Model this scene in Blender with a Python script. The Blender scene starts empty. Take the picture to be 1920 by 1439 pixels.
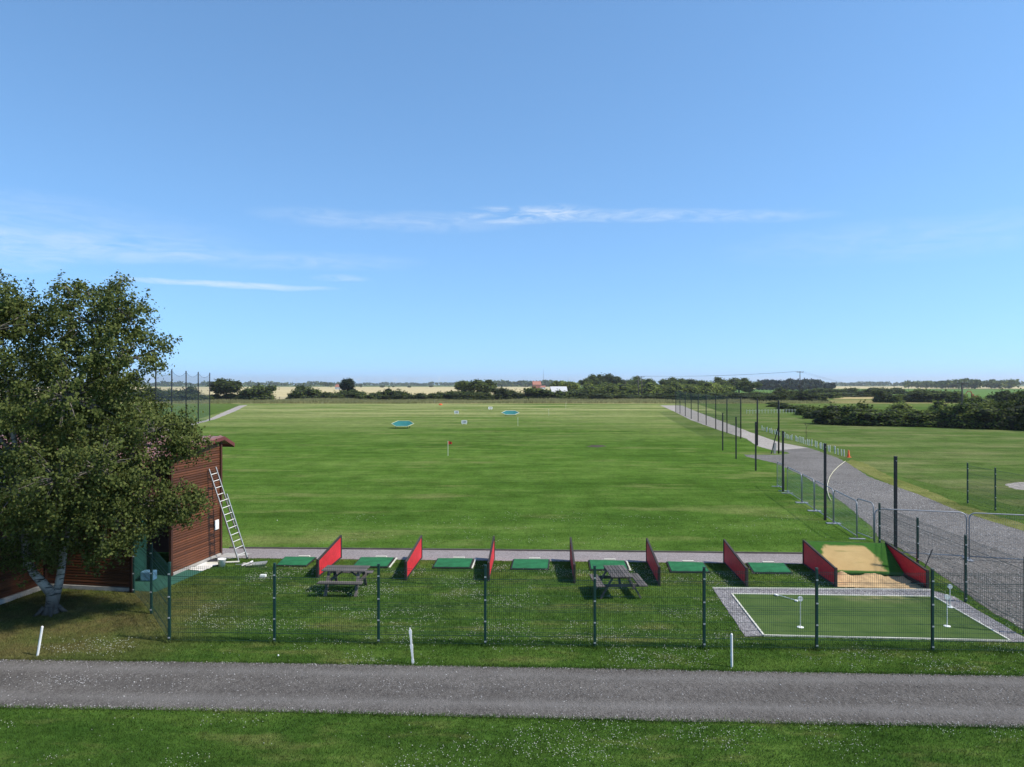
import bpy, bmesh, math, random
import numpy as np
from mathutils import Vector, Matrix, noise as mnoise

R = math.radians
sc = bpy.context.scene
COL = sc.collection
random.seed(7)
rng = np.random.default_rng(7)

# ------------------------------------------------------------------ camera, sky, sun, exposure
CAM_H, FPX, HY = 6.5, 1333.0, 721.0          # drone height (m), focal length in photo pixels, horizon row
cam = bpy.data.cameras.new('camera')
cam.sensor_fit = 'HORIZONTAL'; cam.sensor_width = 36.0; cam.lens = 36.0 * FPX / 1920.0
cam.clip_start = 0.1; cam.clip_end = 60000
cam_o = bpy.data.objects.new('camera', cam); COL.objects.link(cam_o)
cam_o.location = (0, 0, CAM_H); cam_o.rotation_euler = (R(90) + (HY - 719.5) / FPX, 0, 0)
sc.camera = cam_o

SUN_EL, SUN_AZ = 50.0, 106.0                    # azimuth clockwise from +Y (the view direction): the sun stands to the right
sun = bpy.data.lights.new('sun', 'SUN'); sun.energy = 3.15; sun.angle = R(2.6); sun.color = (1.0, 0.93, 0.82)
sun_o = bpy.data.objects.new('sun', sun); COL.objects.link(sun_o)
sd = Vector((math.cos(R(SUN_EL)) * math.sin(R(SUN_AZ)), math.cos(R(SUN_EL)) * math.cos(R(SUN_AZ)), math.sin(R(SUN_EL))))
sun_o.rotation_euler = sd.to_track_quat('Z', 'Y').to_euler(); sun_o.location = (30, 10, 40)

world = bpy.data.worlds.new('World'); sc.world = world; world.use_nodes = True
wn, wl = world.node_tree.nodes, world.node_tree.links
wn.clear()
def wnode(t, **k):
    n = wn.new(t)
    for a, b in k.items(): setattr(n, a, b)
    return n
def wmath(op, a, b=None, c=None):
    n = wnode('ShaderNodeMath', operation=op)
    for i, v in enumerate((a, b, c)):
        if v is None: continue
        if isinstance(v, (int, float)): n.inputs[i].default_value = v
        else: wl.new(v, n.inputs[i])
    return n.outputs[0]
w_out = wnode('ShaderNodeOutputWorld'); w_bg = wnode('ShaderNodeBackground')
sky = wnode('ShaderNodeTexSky', sky_type='NISHITA', sun_disc=False)
sky.sun_elevation = R(SUN_EL); sky.sun_rotation = R(SUN_AZ); sky.altitude = 1000
sky.air_density = 1.0; sky.dust_density = 0.3; sky.ozone_density = 8.0
w_bg.inputs[1].default_value = 0.131
tc = wnode('ShaderNodeTexCoord'); sep = wnode('ShaderNodeSeparateXYZ'); wl.new(tc.outputs['Generated'], sep.inputs[0])
skyv = wnode('ShaderNodeCombineXYZ'); wl.new(sep.outputs[0], skyv.inputs[0]); wl.new(sep.outputs[1], skyv.inputs[1])
wl.new(wmath('ADD', wmath('MULTIPLY', wmath('ABSOLUTE', sep.outputs[2]), .88), .13), skyv.inputs[2])
skyn = wnode('ShaderNodeVectorMath', operation='NORMALIZE'); wl.new(skyv.outputs[0], skyn.inputs[0]); wl.new(skyn.outputs[0], sky.inputs[0])
az = wmath('ARCTAN2', sep.outputs[0], sep.outputs[1]); el = wmath('ARCSINE', sep.outputs[2])
comb = wnode('ShaderNodeCombineXYZ')
wl.new(wmath('MULTIPLY', az, 1.0), comb.inputs[0]); wl.new(wmath('MULTIPLY', el, 5.0), comb.inputs[1])
def wnoise(scale, detail, rough, dist=0.0, off=0.0):
    m = wnode('ShaderNodeMapping'); wl.new(comb.outputs[0], m.inputs[0]); m.inputs[1].default_value = (off, off * .7, 0)
    n = wnode('ShaderNodeTexNoise'); wl.new(m.outputs[0], n.inputs['Vector'])
    n.inputs['Scale'].default_value = scale; n.inputs['Detail'].default_value = detail
    n.inputs['Roughness'].default_value = rough; n.inputs['Distortion'].default_value = dist
    return n.outputs[0]
warp = wmath('MULTIPLY', wmath('SUBTRACT', wnoise(7, 3, .5), .5), .014)
el_w = wmath('ADD', el, warp)
fine = wnoise(16, 7, .62, 1.2, 3.1)
def wisp(px, py, half_w_px, half_h_px, tilt, strength, lo, hi):
    a0 = math.atan((px - 960) / FPX); e0 = math.atan((HY - py) / FPX * math.cos(a0))
    da = wmath('SUBTRACT', az, a0); de = wmath('SUBTRACT', wmath('SUBTRACT', el_w, e0), wmath('MULTIPLY', da, tilt))
    u = wmath('DIVIDE', da, half_w_px / FPX); v = wmath('DIVIDE', de, half_h_px / FPX)
    m = wmath('SUBTRACT', 1.0, wmath('ADD', wmath('MULTIPLY', u, u), wmath('MULTIPLY', v, v)))
    m = wmath('MAXIMUM', m, 0.0)
    r = wnode('ShaderNodeMapRange', clamp=True); wl.new(fine, r.inputs[0])
    r.inputs[1].default_value = lo; r.inputs[2].default_value = hi
    return wmath('MULTIPLY', wmath('MULTIPLY', m, r.outputs[0]), strength)
W = [(985, 402, 150, 17, .04, .6, .4, .68), (1230, 406, 330, 15, -.05, .42, .34, .72), (730, 415, 260, 22, 0, .28, .3, .75),
     (425, 535, 200, 7, .0, .6, .15, .7), (640, 523, 60, 7, .0, .3, .3, .7), (150, 462, 260, 28, .05, .32, .3, .75),
     (560, 490, 240, 20, .02, .22, .3, .75), (1700, 450, 320, 40, 0, .16, .3, .75), (-150, 400, 500, 60, 0, .2, .3, .75), (40, 495, 80, 16, .1, .2, .3, .7)]
cl = None
for p in W:
    o_ = wisp(*p); cl = o_ if cl is None else wmath('ADD', cl, o_)
cl = wmath('MINIMUM', cl, 0.8)
mix = wnode('ShaderNodeMix', data_type='RGBA'); wl.new(cl, mix.inputs[0])
SKY_WB = wnode('ShaderNodeMix', data_type='RGBA', blend_type='MULTIPLY'); SKY_WB.inputs[0].default_value = 1.0; SKY_WB.inputs[7].default_value = (1.0, 1.075, .96, 1)
wl.new(sky.outputs[0], SKY_WB.inputs[6]); wl.new(SKY_WB.outputs[2], mix.inputs[6])
mix.inputs[7].default_value = (4.0, 4.2, 4.4, 1)
wl.new(mix.outputs[2], w_bg.inputs[0]); wl.new(w_bg.outputs[0], w_out.inputs[0])

sc.view_settings.view_transform = 'Standard'; sc.view_settings.look = 'None'
sc.view_settings.exposure = 0.93; sc.view_settings.gamma = 1.0; sc.view_settings.use_curve_mapping = False
sc.render.engine = 'CYCLES'
sc.cycles.max_bounces = 6; sc.cycles.diffuse_bounces = 3; sc.cycles.transparent_max_bounces = 24; sc.cycles.volume_bounces = 0
sc.cycles.use_denoising = True; sc.cycles.caustics_reflective = False; sc.cycles.caustics_refractive = False

# ------------------------------------------------------------------ surveying: a photo point on flat ground -> metres
def depth(py): return CAM_H * FPX / (py - HY)
def G(px, py, z=0.0):
    d = (CAM_H - z) * FPX / (py - HY); return Vector(((px - 960) / FPX * d, d, z))
def P(px, py, d): return Vector(((px - 960) / FPX * d, d, CAM_H - (py - HY) / FPX * d))

# ------------------------------------------------------------------ materials
class NT:
    def __init__(s, name):
        s.m = bpy.data.materials.new(name); s.m.use_nodes = True; s.n = s.m.node_tree.nodes; s.l = s.m.node_tree.links
        s.n.clear(); s.out = s.n.new('ShaderNodeOutputMaterial')
    def node(s, t, **k):
        n = s.n.new(t)
        for a, b in k.items(): setattr(n, a, b)
        return n
    def put(s, sock, v):
        if v is None: return
        if isinstance(v, bpy.types.NodeSocket): s.l.new(v, sock)
        elif isinstance(v, (tuple, list)): sock.default_value = tuple(v) + ((1,) if len(v) == 3 and len(sock.default_value) == 4 else ())
        else: sock.default_value = v
    def pos(s): return s.node('ShaderNodeNewGeometry').outputs['Position']
    def objco(s): return s.node('ShaderNodeTexCoord').outputs['Object']
    def map(s, v, scale=(1, 1, 1), rot=(0, 0, 0), loc=(0, 0, 0)):
        m = s.node('ShaderNodeMapping'); s.l.new(v, m.inputs[0]); m.inputs[1].default_value = loc; m.inputs[2].default_value = rot; m.inputs[3].default_value = scale
        return m.outputs[0]
    def noise(s, v, scale, detail=3, rough=.55, dist=0):
        n = s.node('ShaderNodeTexNoise'); s.l.new(v, n.inputs['Vector'])
        n.inputs['Scale'].default_value = scale; n.inputs['Detail'].default_value = detail; n.inputs['Roughness'].default_value = rough; n.inputs['Distortion'].default_value = dist
        return n.outputs[0]
    def voro(s, v, scale, feature='F1', rnd=1.0):
        n = s.node('ShaderNodeTexVoronoi', feature=feature); s.l.new(v, n.inputs['Vector']); n.inputs['Scale'].default_value = scale; n.inputs['Randomness'].default_value = rnd
        return n
    def rng(s, v, a, b, c=0.0, d=1.0):
        r = s.node('ShaderNodeMapRange', clamp=True); s.l.new(v, r.inputs[0])
        for i, x in enumerate((a, b, c, d)): r.inputs[i + 1].default_value = x
        return r.outputs[0]
    def math(s, op, a, b=None):
        n = s.node('ShaderNodeMath', operation=op); s.put(n.inputs[0], a); s.put(n.inputs[1], b); return n.outputs[0]
    def mix(s, f, a, b, mode='MIX'):
        n = s.node('ShaderNodeMix', data_type='RGBA', blend_type=mode); s.put(n.inputs[0], f); s.put(n.inputs[6], a); s.put(n.inputs[7], b); return n.outputs[2]
    def ramp(s, v, stops):
        r = s.node('ShaderNodeValToRGB'); s.l.new(v, r.inputs[0]); e = r.color_ramp.elements
        while len(e) < len(stops): e.new(.5)
        for i, (p, c) in enumerate(stops): e[i].position = p; e[i].color = tuple(c) + (1,)
        return r.outputs[0]
    def bump(s, h, strength, dist):
        b = s.node('ShaderNodeBump'); s.l.new(h, b.inputs['Height']); b.inputs['Strength'].default_value = strength; b.inputs['Distance'].default_value = dist
        return b.outputs[0]
    def pbsdf(s, col, rough=.8, metal=0, normal=None, spec=.3):
        b = s.node('ShaderNodeBsdfPrincipled'); s.put(b.inputs['Base Color'], col); s.put(b.inputs['Roughness'], rough); b.inputs['Metallic'].default_value = metal
        b.inputs['Specular IOR Level'].default_value = spec
        if normal is not None: s.l.new(normal, b.inputs['Normal'])
        return b.outputs[0]
    def done(s, shader): s.l.new(shader, s.out.inputs[0]); return s.m

def plain(name, col, rough=.7, metal=0, var=.25, scale=6, spec=.3, bump=0.0, stretch=(1, 1, 1)):
    t = NT(name); v = t.map(t.objco(), stretch)
    n = t.noise(v, scale, 4, .6); n2 = t.noise(v, scale * 9, 2, .6)
    f = t.math('ADD', t.rng(n, .3, .7, 1 - var, 1 + var * .6), t.rng(n2, .3, .7, -var * .4, var * .4))
    c = t.mix(1.0, col, t.mix(0, (1, 1, 1), (1, 1, 1)), 'MULTIPLY')
    vm = t.node('ShaderNodeVectorMath', operation='SCALE'); t.put(vm.inputs[0], c); t.l.new(f, vm.inputs['Scale'])
    nor = t.bump(n2, bump, .01) if bump else None
    return t.done(t.pbsdf(vm.outputs[0], rough, metal, nor, spec))

def grass_col(t, dark, mid, light, dry, streak=(.05, .9), big=.12, dry_lo=.58, dry_hi=.8, far_dry=None, far_col=None, spot=None):
    p = t.pos()
    st = t.noise(t.map(p, (streak[0], streak[1], 1), (0, 0, .035)), 1.0, 5, .62, .8)
    st2 = t.noise(t.map(p, (streak[0] * 4, streak[1] * 3, 1), (0, 0, .12)), 1.0, 3, .6)
    bg = t.noise(p, big, 6, .68); fn = t.noise(p, 5.0, 4, .7); vf = t.noise(p, 38.0, 2, .6)
    f = t.math('ADD', t.math('MULTIPLY', st, .28), t.math('MULTIPLY', st2, .2))
    mow = t.noise(t.map(p, (.010, .075, 1), (0, 0, .06), (3, 11, 0)), 1.0, 3, .5, 1.0)
    f = t.math('ADD', f, t.math('MULTIPLY', bg, .30)); f = t.math('ADD', f, t.math('MULTIPLY', mow, .22))
    c = t.ramp(f, [(.375, dark), (.5, mid), (.625, light)])
    dm = t.rng(t.math('ADD', t.math('MULTIPLY', t.noise(t.map(p, (.35, 1, 1), (0, 0, 0), (31, 7, 0)), big * 2.6, 5, .62), .75), t.math('MULTIPLY', st, .25)), dry_lo, dry_hi)
    if far_dry:
        s = t.node('ShaderNodeSeparateXYZ'); t.l.new(p, s.inputs[0])
        fd = t.rng(s.outputs[1], far_dry[0], far_dry[1], 0, far_dry[2])  # far dry patches, with the paleness of a grazing view put into the colour
        fdm = t.math('MULTIPLY', fd, t.rng(t.noise(t.map(p, (.022, .085, 1), (0, 0, .05)), 1.0, 6, .66, .5), .36, .62))
    c = t.mix(dm, c, dry)
    if far_dry: c = t.mix(fdm, c, far_col or dry)
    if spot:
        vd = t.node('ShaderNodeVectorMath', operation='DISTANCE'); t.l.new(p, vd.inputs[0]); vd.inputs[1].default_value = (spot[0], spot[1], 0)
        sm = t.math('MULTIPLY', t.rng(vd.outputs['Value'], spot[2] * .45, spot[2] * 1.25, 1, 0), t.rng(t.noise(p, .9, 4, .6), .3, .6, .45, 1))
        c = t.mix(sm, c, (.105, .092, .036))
    k = t.math('ADD', t.rng(fn, .25, .75, .66, 1.28), t.rng(vf, .25, .75, -.28, .28)); k = t.math('ADD', k, t.rng(t.noise(t.map(p, (.7, .35, 1)), 1.0, 5, .75), .3, .7, -.22, .22))
    vm = t.node('ShaderNodeVectorMath', operation='SCALE'); t.l.new(c, vm.inputs[0]); t.l.new(k, vm.inputs['Scale'])
    return vm.outputs[0], fn, vf
def grass_mat(name, *a, bump=.6, **k):
    t = NT(name); c, fn, vf = grass_col(t, *a, **k)
    return t.done(t.pbsdf(c, .95, 0, t.bump(t.math('ADD', fn, vf), bump, .03), .0))
def blade_mat(name, gain, *a, **k):
    t = NT(name); c, fn, vf = grass_col(t, *a, **k)
    isl = t.node('ShaderNodeNewGeometry').outputs['Random Per Island']
    vm = t.node('ShaderNodeVectorMath', operation='SCALE'); t.l.new(c, vm.inputs[0]); t.l.new(t.rng(isl, 0, 1, .7 * gain, 1.35 * gain), vm.inputs['Scale'])
    d = t.pbsdf(vm.outputs[0], .7, 0, None, .08); tr = t.node('ShaderNodeBsdfTranslucent'); t.l.new(vm.outputs[0], tr.inputs[0])
    m = t.node('ShaderNodeMixShader'); m.inputs[0].default_value = .35; t.l.new(d, m.inputs[1]); t.l.new(tr.outputs[0], m.inputs[2])
    return t.done(m.outputs[0])
def leaf_mat(name, a, b, c, trans=.3, per_object=.35):
    t = NT(name)
    isl = t.node('ShaderNodeNewGeometry').outputs['Random Per Island']; oi = t.node('ShaderNodeObjectInfo').outputs['Random']
    n = t.noise(t.pos(), .9, 2, .5)
    f = t.math('ADD', t.math('MULTIPLY', isl, .55), t.math('MULTIPLY', n, .45))
    col = t.ramp(f, [(.2, a), (.5, b), (.85, c)])
    vm = t.node('ShaderNodeVectorMath', operation='SCALE'); t.l.new(col, vm.inputs[0]); t.l.new(t.rng(oi, 0, 1, 1 - per_object, 1 + per_object), vm.inputs['Scale'])
    d = t.pbsdf(vm.outputs[0], .65, 0, None, .08); tr = t.node('ShaderNodeBsdfTranslucent'); t.l.new(vm.outputs[0], tr.inputs[0])
    m = t.node('ShaderNodeMixShader'); m.inputs[0].default_value = trans; t.l.new(d, m.inputs[1]); t.l.new(tr.outputs[0], m.inputs[2])
    return t.done(m.outputs[0])
def gravel_mat(name, lo, hi, scale=22, speck=(.55, .55, .55), speck_amt=.5, streak=None, patch=.25, wheel=None):
    t = NT(name); p = t.pos()
    v = t.voro(p, scale); big = t.noise(p, patch, 5, .65); fine = t.noise(p, scale * 2.2, 3, .7)
    f = t.math('ADD', t.math('MULTIPLY', big, .55), t.math('MULTIPLY', fine, .45))
    if streak: f = t.math('ADD', t.math('MULTIPLY', f, .7), t.math('MULTIPLY', t.noise(t.map(p, streak), 1.0, 3, .5), .3))
    gr = t.noise(t.map(p, (1, .45, 1)), 11, 3, .75); f = t.math('ADD', t.math('MULTIPLY', f, .55), t.math('MULTIPLY', gr, .45))
    c = t.ramp(f, [(.38, lo), (.64, hi)])
    cs = t.node('ShaderNodeSeparateColor'); t.l.new(v.outputs['Color'], cs.inputs[0])
    sp = t.math('MULTIPLY', t.rng(cs.outputs[0], .62, .97), t.rng(v.outputs['Distance'], .1, .45, speck_amt, 0))
    sp = t.math('MULTIPLY', sp, t.rng(t.noise(p, .8, 3, .6), .35, .6, .35, 1))
    c = t.mix(sp, c, speck); c = t.mix(t.math('MULTIPLY', t.rng(v.outputs['Distance'], .45, .9), .6), c, tuple(x * .45 for x in lo))
    if wheel:                                                # compacted, dusty wheel bands along the road: wheel = (c0, slope, width)
        sx = t.node('ShaderNodeSeparateXYZ'); t.l.new(p, sx.inputs[0])
        q = t.math('DIVIDE', t.math('SUBTRACT', sx.outputs[1], t.math('ADD', t.math('MULTIPLY', sx.outputs[0], wheel[1]), wheel[0])), wheel[2])
        q = t.math('ADD', q, t.math('MULTIPLY', t.math('SUBTRACT', t.noise(p, .35, 3), .5), .18))
        for q0, wd, amt in ((.24, .13, .55), (.82, .13, .5)):
            e = t.math('ABSOLUTE', t.math('SUBTRACT', q, q0)); c = t.mix(t.math('MULTIPLY', t.rng(e, 0, wd, amt, 0), t.rng(t.noise(p, 1.1, 4, .6), .3, .6, .5, 1)), c, (.185, .174, .163))
        e = t.math('ABSOLUTE', t.math('SUBTRACT', q, .53)); c = t.mix(t.math('MULTIPLY', t.rng(e, 0, .16, .5, 0), t.rng(t.noise(p, .7, 4, .6), .42, .62)), c, (.062, .057, .053))
    return t.done(t.pbsdf(c, .92, 0, t.bump(t.math('ADD', v.outputs['Distance'], fine), .7, .02), .05))
def wood_mat(name, a, b, axis=0, rough=.75, scale=3.0):
    t = NT(name); s = [18, 18, 18]; s[axis] = .8
    p = t.objco(); g = t.noise(t.map(p, s), scale, 4, .6, .6); w = t.noise(p, 1.3, 3, .6); oi = t.node('ShaderNodeObjectInfo').outputs['Random']
    f = t.math('ADD', t.math('MULTIPLY', g, .6), t.math('MULTIPLY', w, .4)); c = t.ramp(f, [(.3, a), (.7, b)])
    vm = t.node('ShaderNodeVectorMath', operation='SCALE'); t.l.new(c, vm.inputs[0]); t.l.new(t.rng(oi, 0, 1, .66, 1.34), vm.inputs['Scale'])
    return t.done(t.pbsdf(vm.outputs[0], rough, 0, t.bump(g, .4, .005), .3))
def net_mat(name, col, cover):
    t = NT(name); b = t.pbsdf(col, .8); tr = t.node('ShaderNodeBsdfTransparent'); m = t.node('ShaderNodeMixShader'); m.inputs[0].default_value = cover
    t.l.new(tr.outputs[0], m.inputs[1]); t.l.new(b, m.inputs[2]); return t.done(m.outputs[0])

LAWN = ((.025, .060, .010), (.047, .094, .016), (.086, .138, .027), (.155, .156, .053))
RANGE = ((.033, .075, .011), (.064, .122, .020), (.112, .174, .038), (.185, .190, .07))
M = {}
M['ground'] = grass_mat('farmland', (.05, .09, .02), (.08, .125, .03), (.12, .15, .045), (.22, .19, .09), streak=(.004, .02), big=.01, bump=.2)
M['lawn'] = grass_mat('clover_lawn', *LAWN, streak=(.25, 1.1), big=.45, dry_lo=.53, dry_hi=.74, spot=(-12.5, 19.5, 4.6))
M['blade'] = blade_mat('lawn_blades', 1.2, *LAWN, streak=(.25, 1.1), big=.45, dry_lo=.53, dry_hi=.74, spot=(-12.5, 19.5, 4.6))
M['range'] = grass_mat('mown_range', *RANGE, streak=(.10, .42), big=.10, dry_lo=.54, dry_hi=.72, far_dry=(75, 175, 1.0), far_col=(.27, .275, .115))
M['rblade'] = blade_mat('range_blades', 1.35, *RANGE, streak=(.10, .42), big=.10, dry_lo=.54, dry_hi=.72, far_dry=(75, 175, 1.0), far_col=(.27, .275, .115))
M['rlawn'] = grass_mat('side_lawn', (.045, .080, .018), (.076, .120, .030), (.115, .156, .048), (.18, .18, .08), streak=(.09, .35), big=.09, dry_lo=.48, dry_hi=.7)
M['rough'] = grass_mat('rough_edge', (.13, .14, .045), (.19, .18, .07), (.26, .22, .1), (.33, .25, .14), streak=(.05, .3), big=.08, dry_lo=.5, dry_hi=.7)
M['dryedge'] = grass_mat('dry_edge', (.10, .12, .03), (.15, .16, .05), (.2, .19, .08), (.25, .21, .1), streak=(.3, .3), big=.5)
M['wheat'] = grass_mat('ripe_wheat', (.34, .29, .16), (.46, .39, .22), (.56, .48, .29), (.40, .38, .2), streak=(.002, .03), big=.004, bump=.1)
M['tan'] = grass_mat('dry_meadow', (.25, .22, .1), (.36, .29, .14), (.42, .34, .17), (.3, .28, .12), streak=(.02, .1), big=.03)
M['crop'] = grass_mat('green_crop', (.07, .14, .035), (.10, .18, .05), (.14, .21, .07), (.2, .22, .09), streak=(.01, .06), big=.01)
M['soil'] = gravel_mat('bare_soil', (.05, .042, .03), (.10, .085, .06), 8, (.2, .18, .12), .3)
M['road'] = gravel_mat('road_tarmac', (.072, .065, .059), (.180, .166, .152), 30, (.42, .40, .38), .45, streak=(.12, 1.6, 1), patch=.6, wheel=(13.85, -.036, 2.47))
M['track'] = gravel_mat('track_gravel', (.09, .082, .074), (.255, .238, .22), 16, (.45, .44, .43), .6, patch=.3)
M['pale'] = gravel_mat('pale_track', (.28, .25, .22), (.42, .38, .34), 6, (.5, .47, .42), .4, patch=.2)
M['teegravel'] = gravel_mat('pink_gravel', (.21, .185, .18), (.34, .305, .30), 26, (.48, .44, .43), .5, patch=.6)
M['cobble'] = gravel_mat('grey_chippings', (.17, .16, .165), (.32, .305, .31), 13, (.5, .48, .48), .6, patch=.8)
M['turf'] = plain('putting_turf', (.062, .105, .028), .95, var=.22, scale=1.2, spec=.1, bump=.2)
def putting_turf():
    t = NT('putting_turf_worn'); p = t.pos(); n = t.noise(p, 1.1, 5, .65); f = t.noise(p, 30, 3, .7)
    c = t.ramp(t.math('ADD', t.math('MULTIPLY', n, .6), t.math('MULTIPLY', f, .4)), [(.35, (.042, .078, .020)), (.65, (.080, .122, .036))])
    sx = t.node('ShaderNodeVectorMath', operation='DISTANCE'); t.l.new(t.map(p, (.6, 1.3, 1)), sx.inputs[0]); g = G(1650, 1121); sx.inputs[1].default_value = (g.x * .6, g.y * 1.3, 0)
    c = t.mix(t.math('MULTIPLY', t.rng(sx.outputs['Value'], .1, 1.0, .6, 0), t.rng(t.noise(p, 2.5, 4, .6), .35, .65)), c, (.30, .25, .13))      # sand carried out of the bunker
    c = t.mix(t.rng(t.noise(p, 2.0, 5, .7, .6), .62, .74, 0, .5), c, (.10, .085, .04))
    return t.done(t.pbsdf(c, .95, 0, t.bump(f, .4, .01), .05))
M['turf'] = putting_turf()
M['mat'] = plain('tee_mat_turf', (.02, .13, .05), .9, var=.32, scale=3, spec=.15, bump=.3)
M['rubber'] = plain('black_rubber', (.018, .019, .02), .8)
M['white'] = plain('white_paint', (.74, .74, .70), .6, var=.12, scale=8)
M['cream'] = plain('cream_plastic', (.62, .6, .5), .6, var=.1)
M['red'] = plain('red_board', (.56, .022, .032), .6, var=.28, scale=1.6, stretch=(1, .4, 1), spec=.35)
M['frame'] = wood_mat('dark_stained_frame', (.022, .017, .015), (.055, .042, .036), 1)
M['table'] = wood_mat('weathered_table_wood', (.05, .042, .038), (.175, .150, .135), 0)
M['board'] = wood_mat('brown_cladding', (.066, .023, .010), (.135, .047, .019), 1, .55)
M['trim'] = wood_mat('dark_trim', (.03, .012, .008), (.07, .025, .014), 2)
M['roof'] = plain('red_metal_roof', (.25, .13, .115), .45, 0, .15, 3)
M['barge'] = plain('red_barge_board', (.14, .042, .036), .5, 0, .12, 3)
M['concrete'] = plain('concrete_plinth', (.36, .34, .31), .9, var=.25, scale=3)
M['green'] = plain('green_powder_coat', (.006, .036, .028), .5, 0, .12, 5, .4)
M['clip'] = plain('galvanised_clip', (.55, .56, .57), .4, .6, .1)
M['steel'] = plain('galvanised_steel', (.30, .31, .33), .5, .45, .12, 9)
M['alu'] = plain('ladder_aluminium', (.42, .42, .4), .4, .5, .12, 6)
M['black'] = plain('black_pole', (.016, .017, .019), .55, 0, .15, 4)
M['sand'] = plain('sharp_sand', (.46, .32, .17), .95, 0, .16, 2.5, .1, .5)
M['orange'] = plain('orange_cone', (.75, .12, .03), .5)
M['flag'] = plain('red_flag_cloth', (.6, .05, .03), .8)
M['hose'] = plain('pale_hose', (.6, .56, .38), .6)
M['digger'] = plain('digger_paint', (.36, .13, .05), .6)
M['blue'] = plain('blue_plastic', (.12, .25, .38), .5)
M['screen'] = plain('green_screen_fabric', (.01, .06, .045), .85, 0, .2, 2)
M['carpet'] = plain('green_matting', (.028, .10, .07), .95, 0, .2, 2)
M['dust'] = plain('white_dust_sheet', (.66, .64, .6), .8, 0, .14, 2)
M['dark'] = plain('dark_sheet', (.03, .03, .035), .8)
M['teal'] = plain('turquoise_target_net', (.02, .15, .145), .8, 0, .15, 2)
M['rim'] = plain('pale_yellow_rim', (.46, .48, .28), .6)
M['pole'] = wood_mat('creosoted_pole', (.06, .05, .045), (.12, .1, .085), 2)
M['wire'] = plain('overhead_wire', (.06, .065, .07), .5)
M['net_l'] = net_mat('fine_black_net', (.05, .08, .12), .18)
M['net_r'] = net_mat('green_net', (.012, .085, .065), .28)
M['brick'] = plain('red_brick', (.3, .12, .08), .9)
M['tile'] = plain('clay_tile', (.36, .15, .1), .8)
M['barnroof'] = plain('white_sheet_roof', (.5, .5, .5), .5, 0, .06)
M['glass'] = plain('dark_window', (.03, .035, .04), .15)
M['ink'] = plain('sign_ink', (.05, .05, .05), .7)
M['turbine'] = plain('turbine_white', (.85, .85, .85), .5, 0, .03)
M['bark_d'] = plain('dark_bark', (.07, .055, .042), .9, 0, .3, 5)
M['stone'] = plain('loose_chipping', (.36, .35, .34), .9, 0, .35, 40)
M['clover'] = plain('clover_white', (.43, .44, .35), .9, 0, .1)
M['guard'] = plain('tree_guard_plastic', (.5, .52, .45), .6)
M['lf_birch'] = leaf_mat('birch_leaves', (.050, .068, .018), (.090, .114, .029), (.175, .195, .058), .36, 0)
M['lf_dark'] = leaf_mat('dark_hedge_leaves', (.030, .046, .012), (.064, .092, .019), (.155, .182, .042), .28)
M['lf_mid'] = leaf_mat('mid_green_leaves', (.040, .062, .012), (.082, .115, .02), (.16, .19, .04), .28)
M['lf_light'] = leaf_mat('yellow_green_leaves', (.10, .135, .024), (.18, .225, .042), (.29, .33, .08), .3, .25)
M['lf_conifer'] = leaf_mat('conifer_needles', (.010, .02, .011), (.02, .036, .016), (.036, .056, .022), .1)
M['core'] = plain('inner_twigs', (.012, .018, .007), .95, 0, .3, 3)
def birch_bark():
    t = NT('birch_bark'); p = t.objco()
    s = t.noise(t.map(p, (3, 3, 16)), 1.0, 4, .65); b = t.noise(p, 2.2, 4, .65, .5)
    sep_ = t.node('ShaderNodeSeparateXYZ'); t.l.new(p, sep_.inputs[0])
    c = t.ramp(b, [(.3, (.14, .122, .10)), (.62, (.39, .36, .31))]); c = t.mix(t.rng(s, .52, .6), c, (.04, .034, .03))
    low = t.math('MULTIPLY', t.rng(sep_.outputs[2], .25, .8, 1, 0), t.rng(b, .3, .55, .6, 1)); c = t.mix(low, c, (.075, .062, .05))
    return t.done(t.pbsdf(c, .85, 0, t.bump(s, .6, .02), .2))
M['birch'] = birch_bark(); M['bark_g'] = plain('grey_branch_bark', (.17, .155, .135), .9, 0, .4, 4)
def ramp_turf():
    t = NT('sandy_ramp_turf'); p = t.objco(); s = t.node('ShaderNodeSeparateXYZ'); t.l.new(p, s.inputs[0])
    n = t.noise(t.map(p, (1.5, 1.5, 1.5)), 1.6, 4, .6)
    a = t.math('ADD', s.outputs[0], t.math('MULTIPLY', t.math('SUBTRACT', n, .5), .6))
    left = t.rng(t.math('ADD', a, t.math('MULTIPLY', s.outputs[2], -.75)), -1.42, -1.30); right = t.rng(t.math('ADD', a, t.math('MULTIPLY', s.outputs[2], .4)), .92, 1.06, 1, 0)
    top = t.rng(t.math('ADD', s.outputs[2], t.math('MULTIPLY', n, .12)), .80, .86, 1, 0); bot = t.rng(s.outputs[2], .17, .2)
    m = t.math('MULTIPLY', t.math('MULTIPLY', left, right), t.math('MULTIPLY', top, bot))
    line = t.rng(t.noise(t.map(p, (.5, .5, 9)), 1.0, 3, .6), .6, .68, 1, .55)
    c = t.mix(t.math('MULTIPLY', m, line), t.mix(t.noise(p, 9, 3), (.02, .075, .012), (.05, .13, .02)), t.mix(n, (.33, .225, .095), (.47, .34, .155)))
    return t.done(t.pbsdf(c, .95, 0, t.bump(t.noise(p, 60, 2), .5, .01), .1))
M['rampturf'] = ramp_turf()

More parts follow.
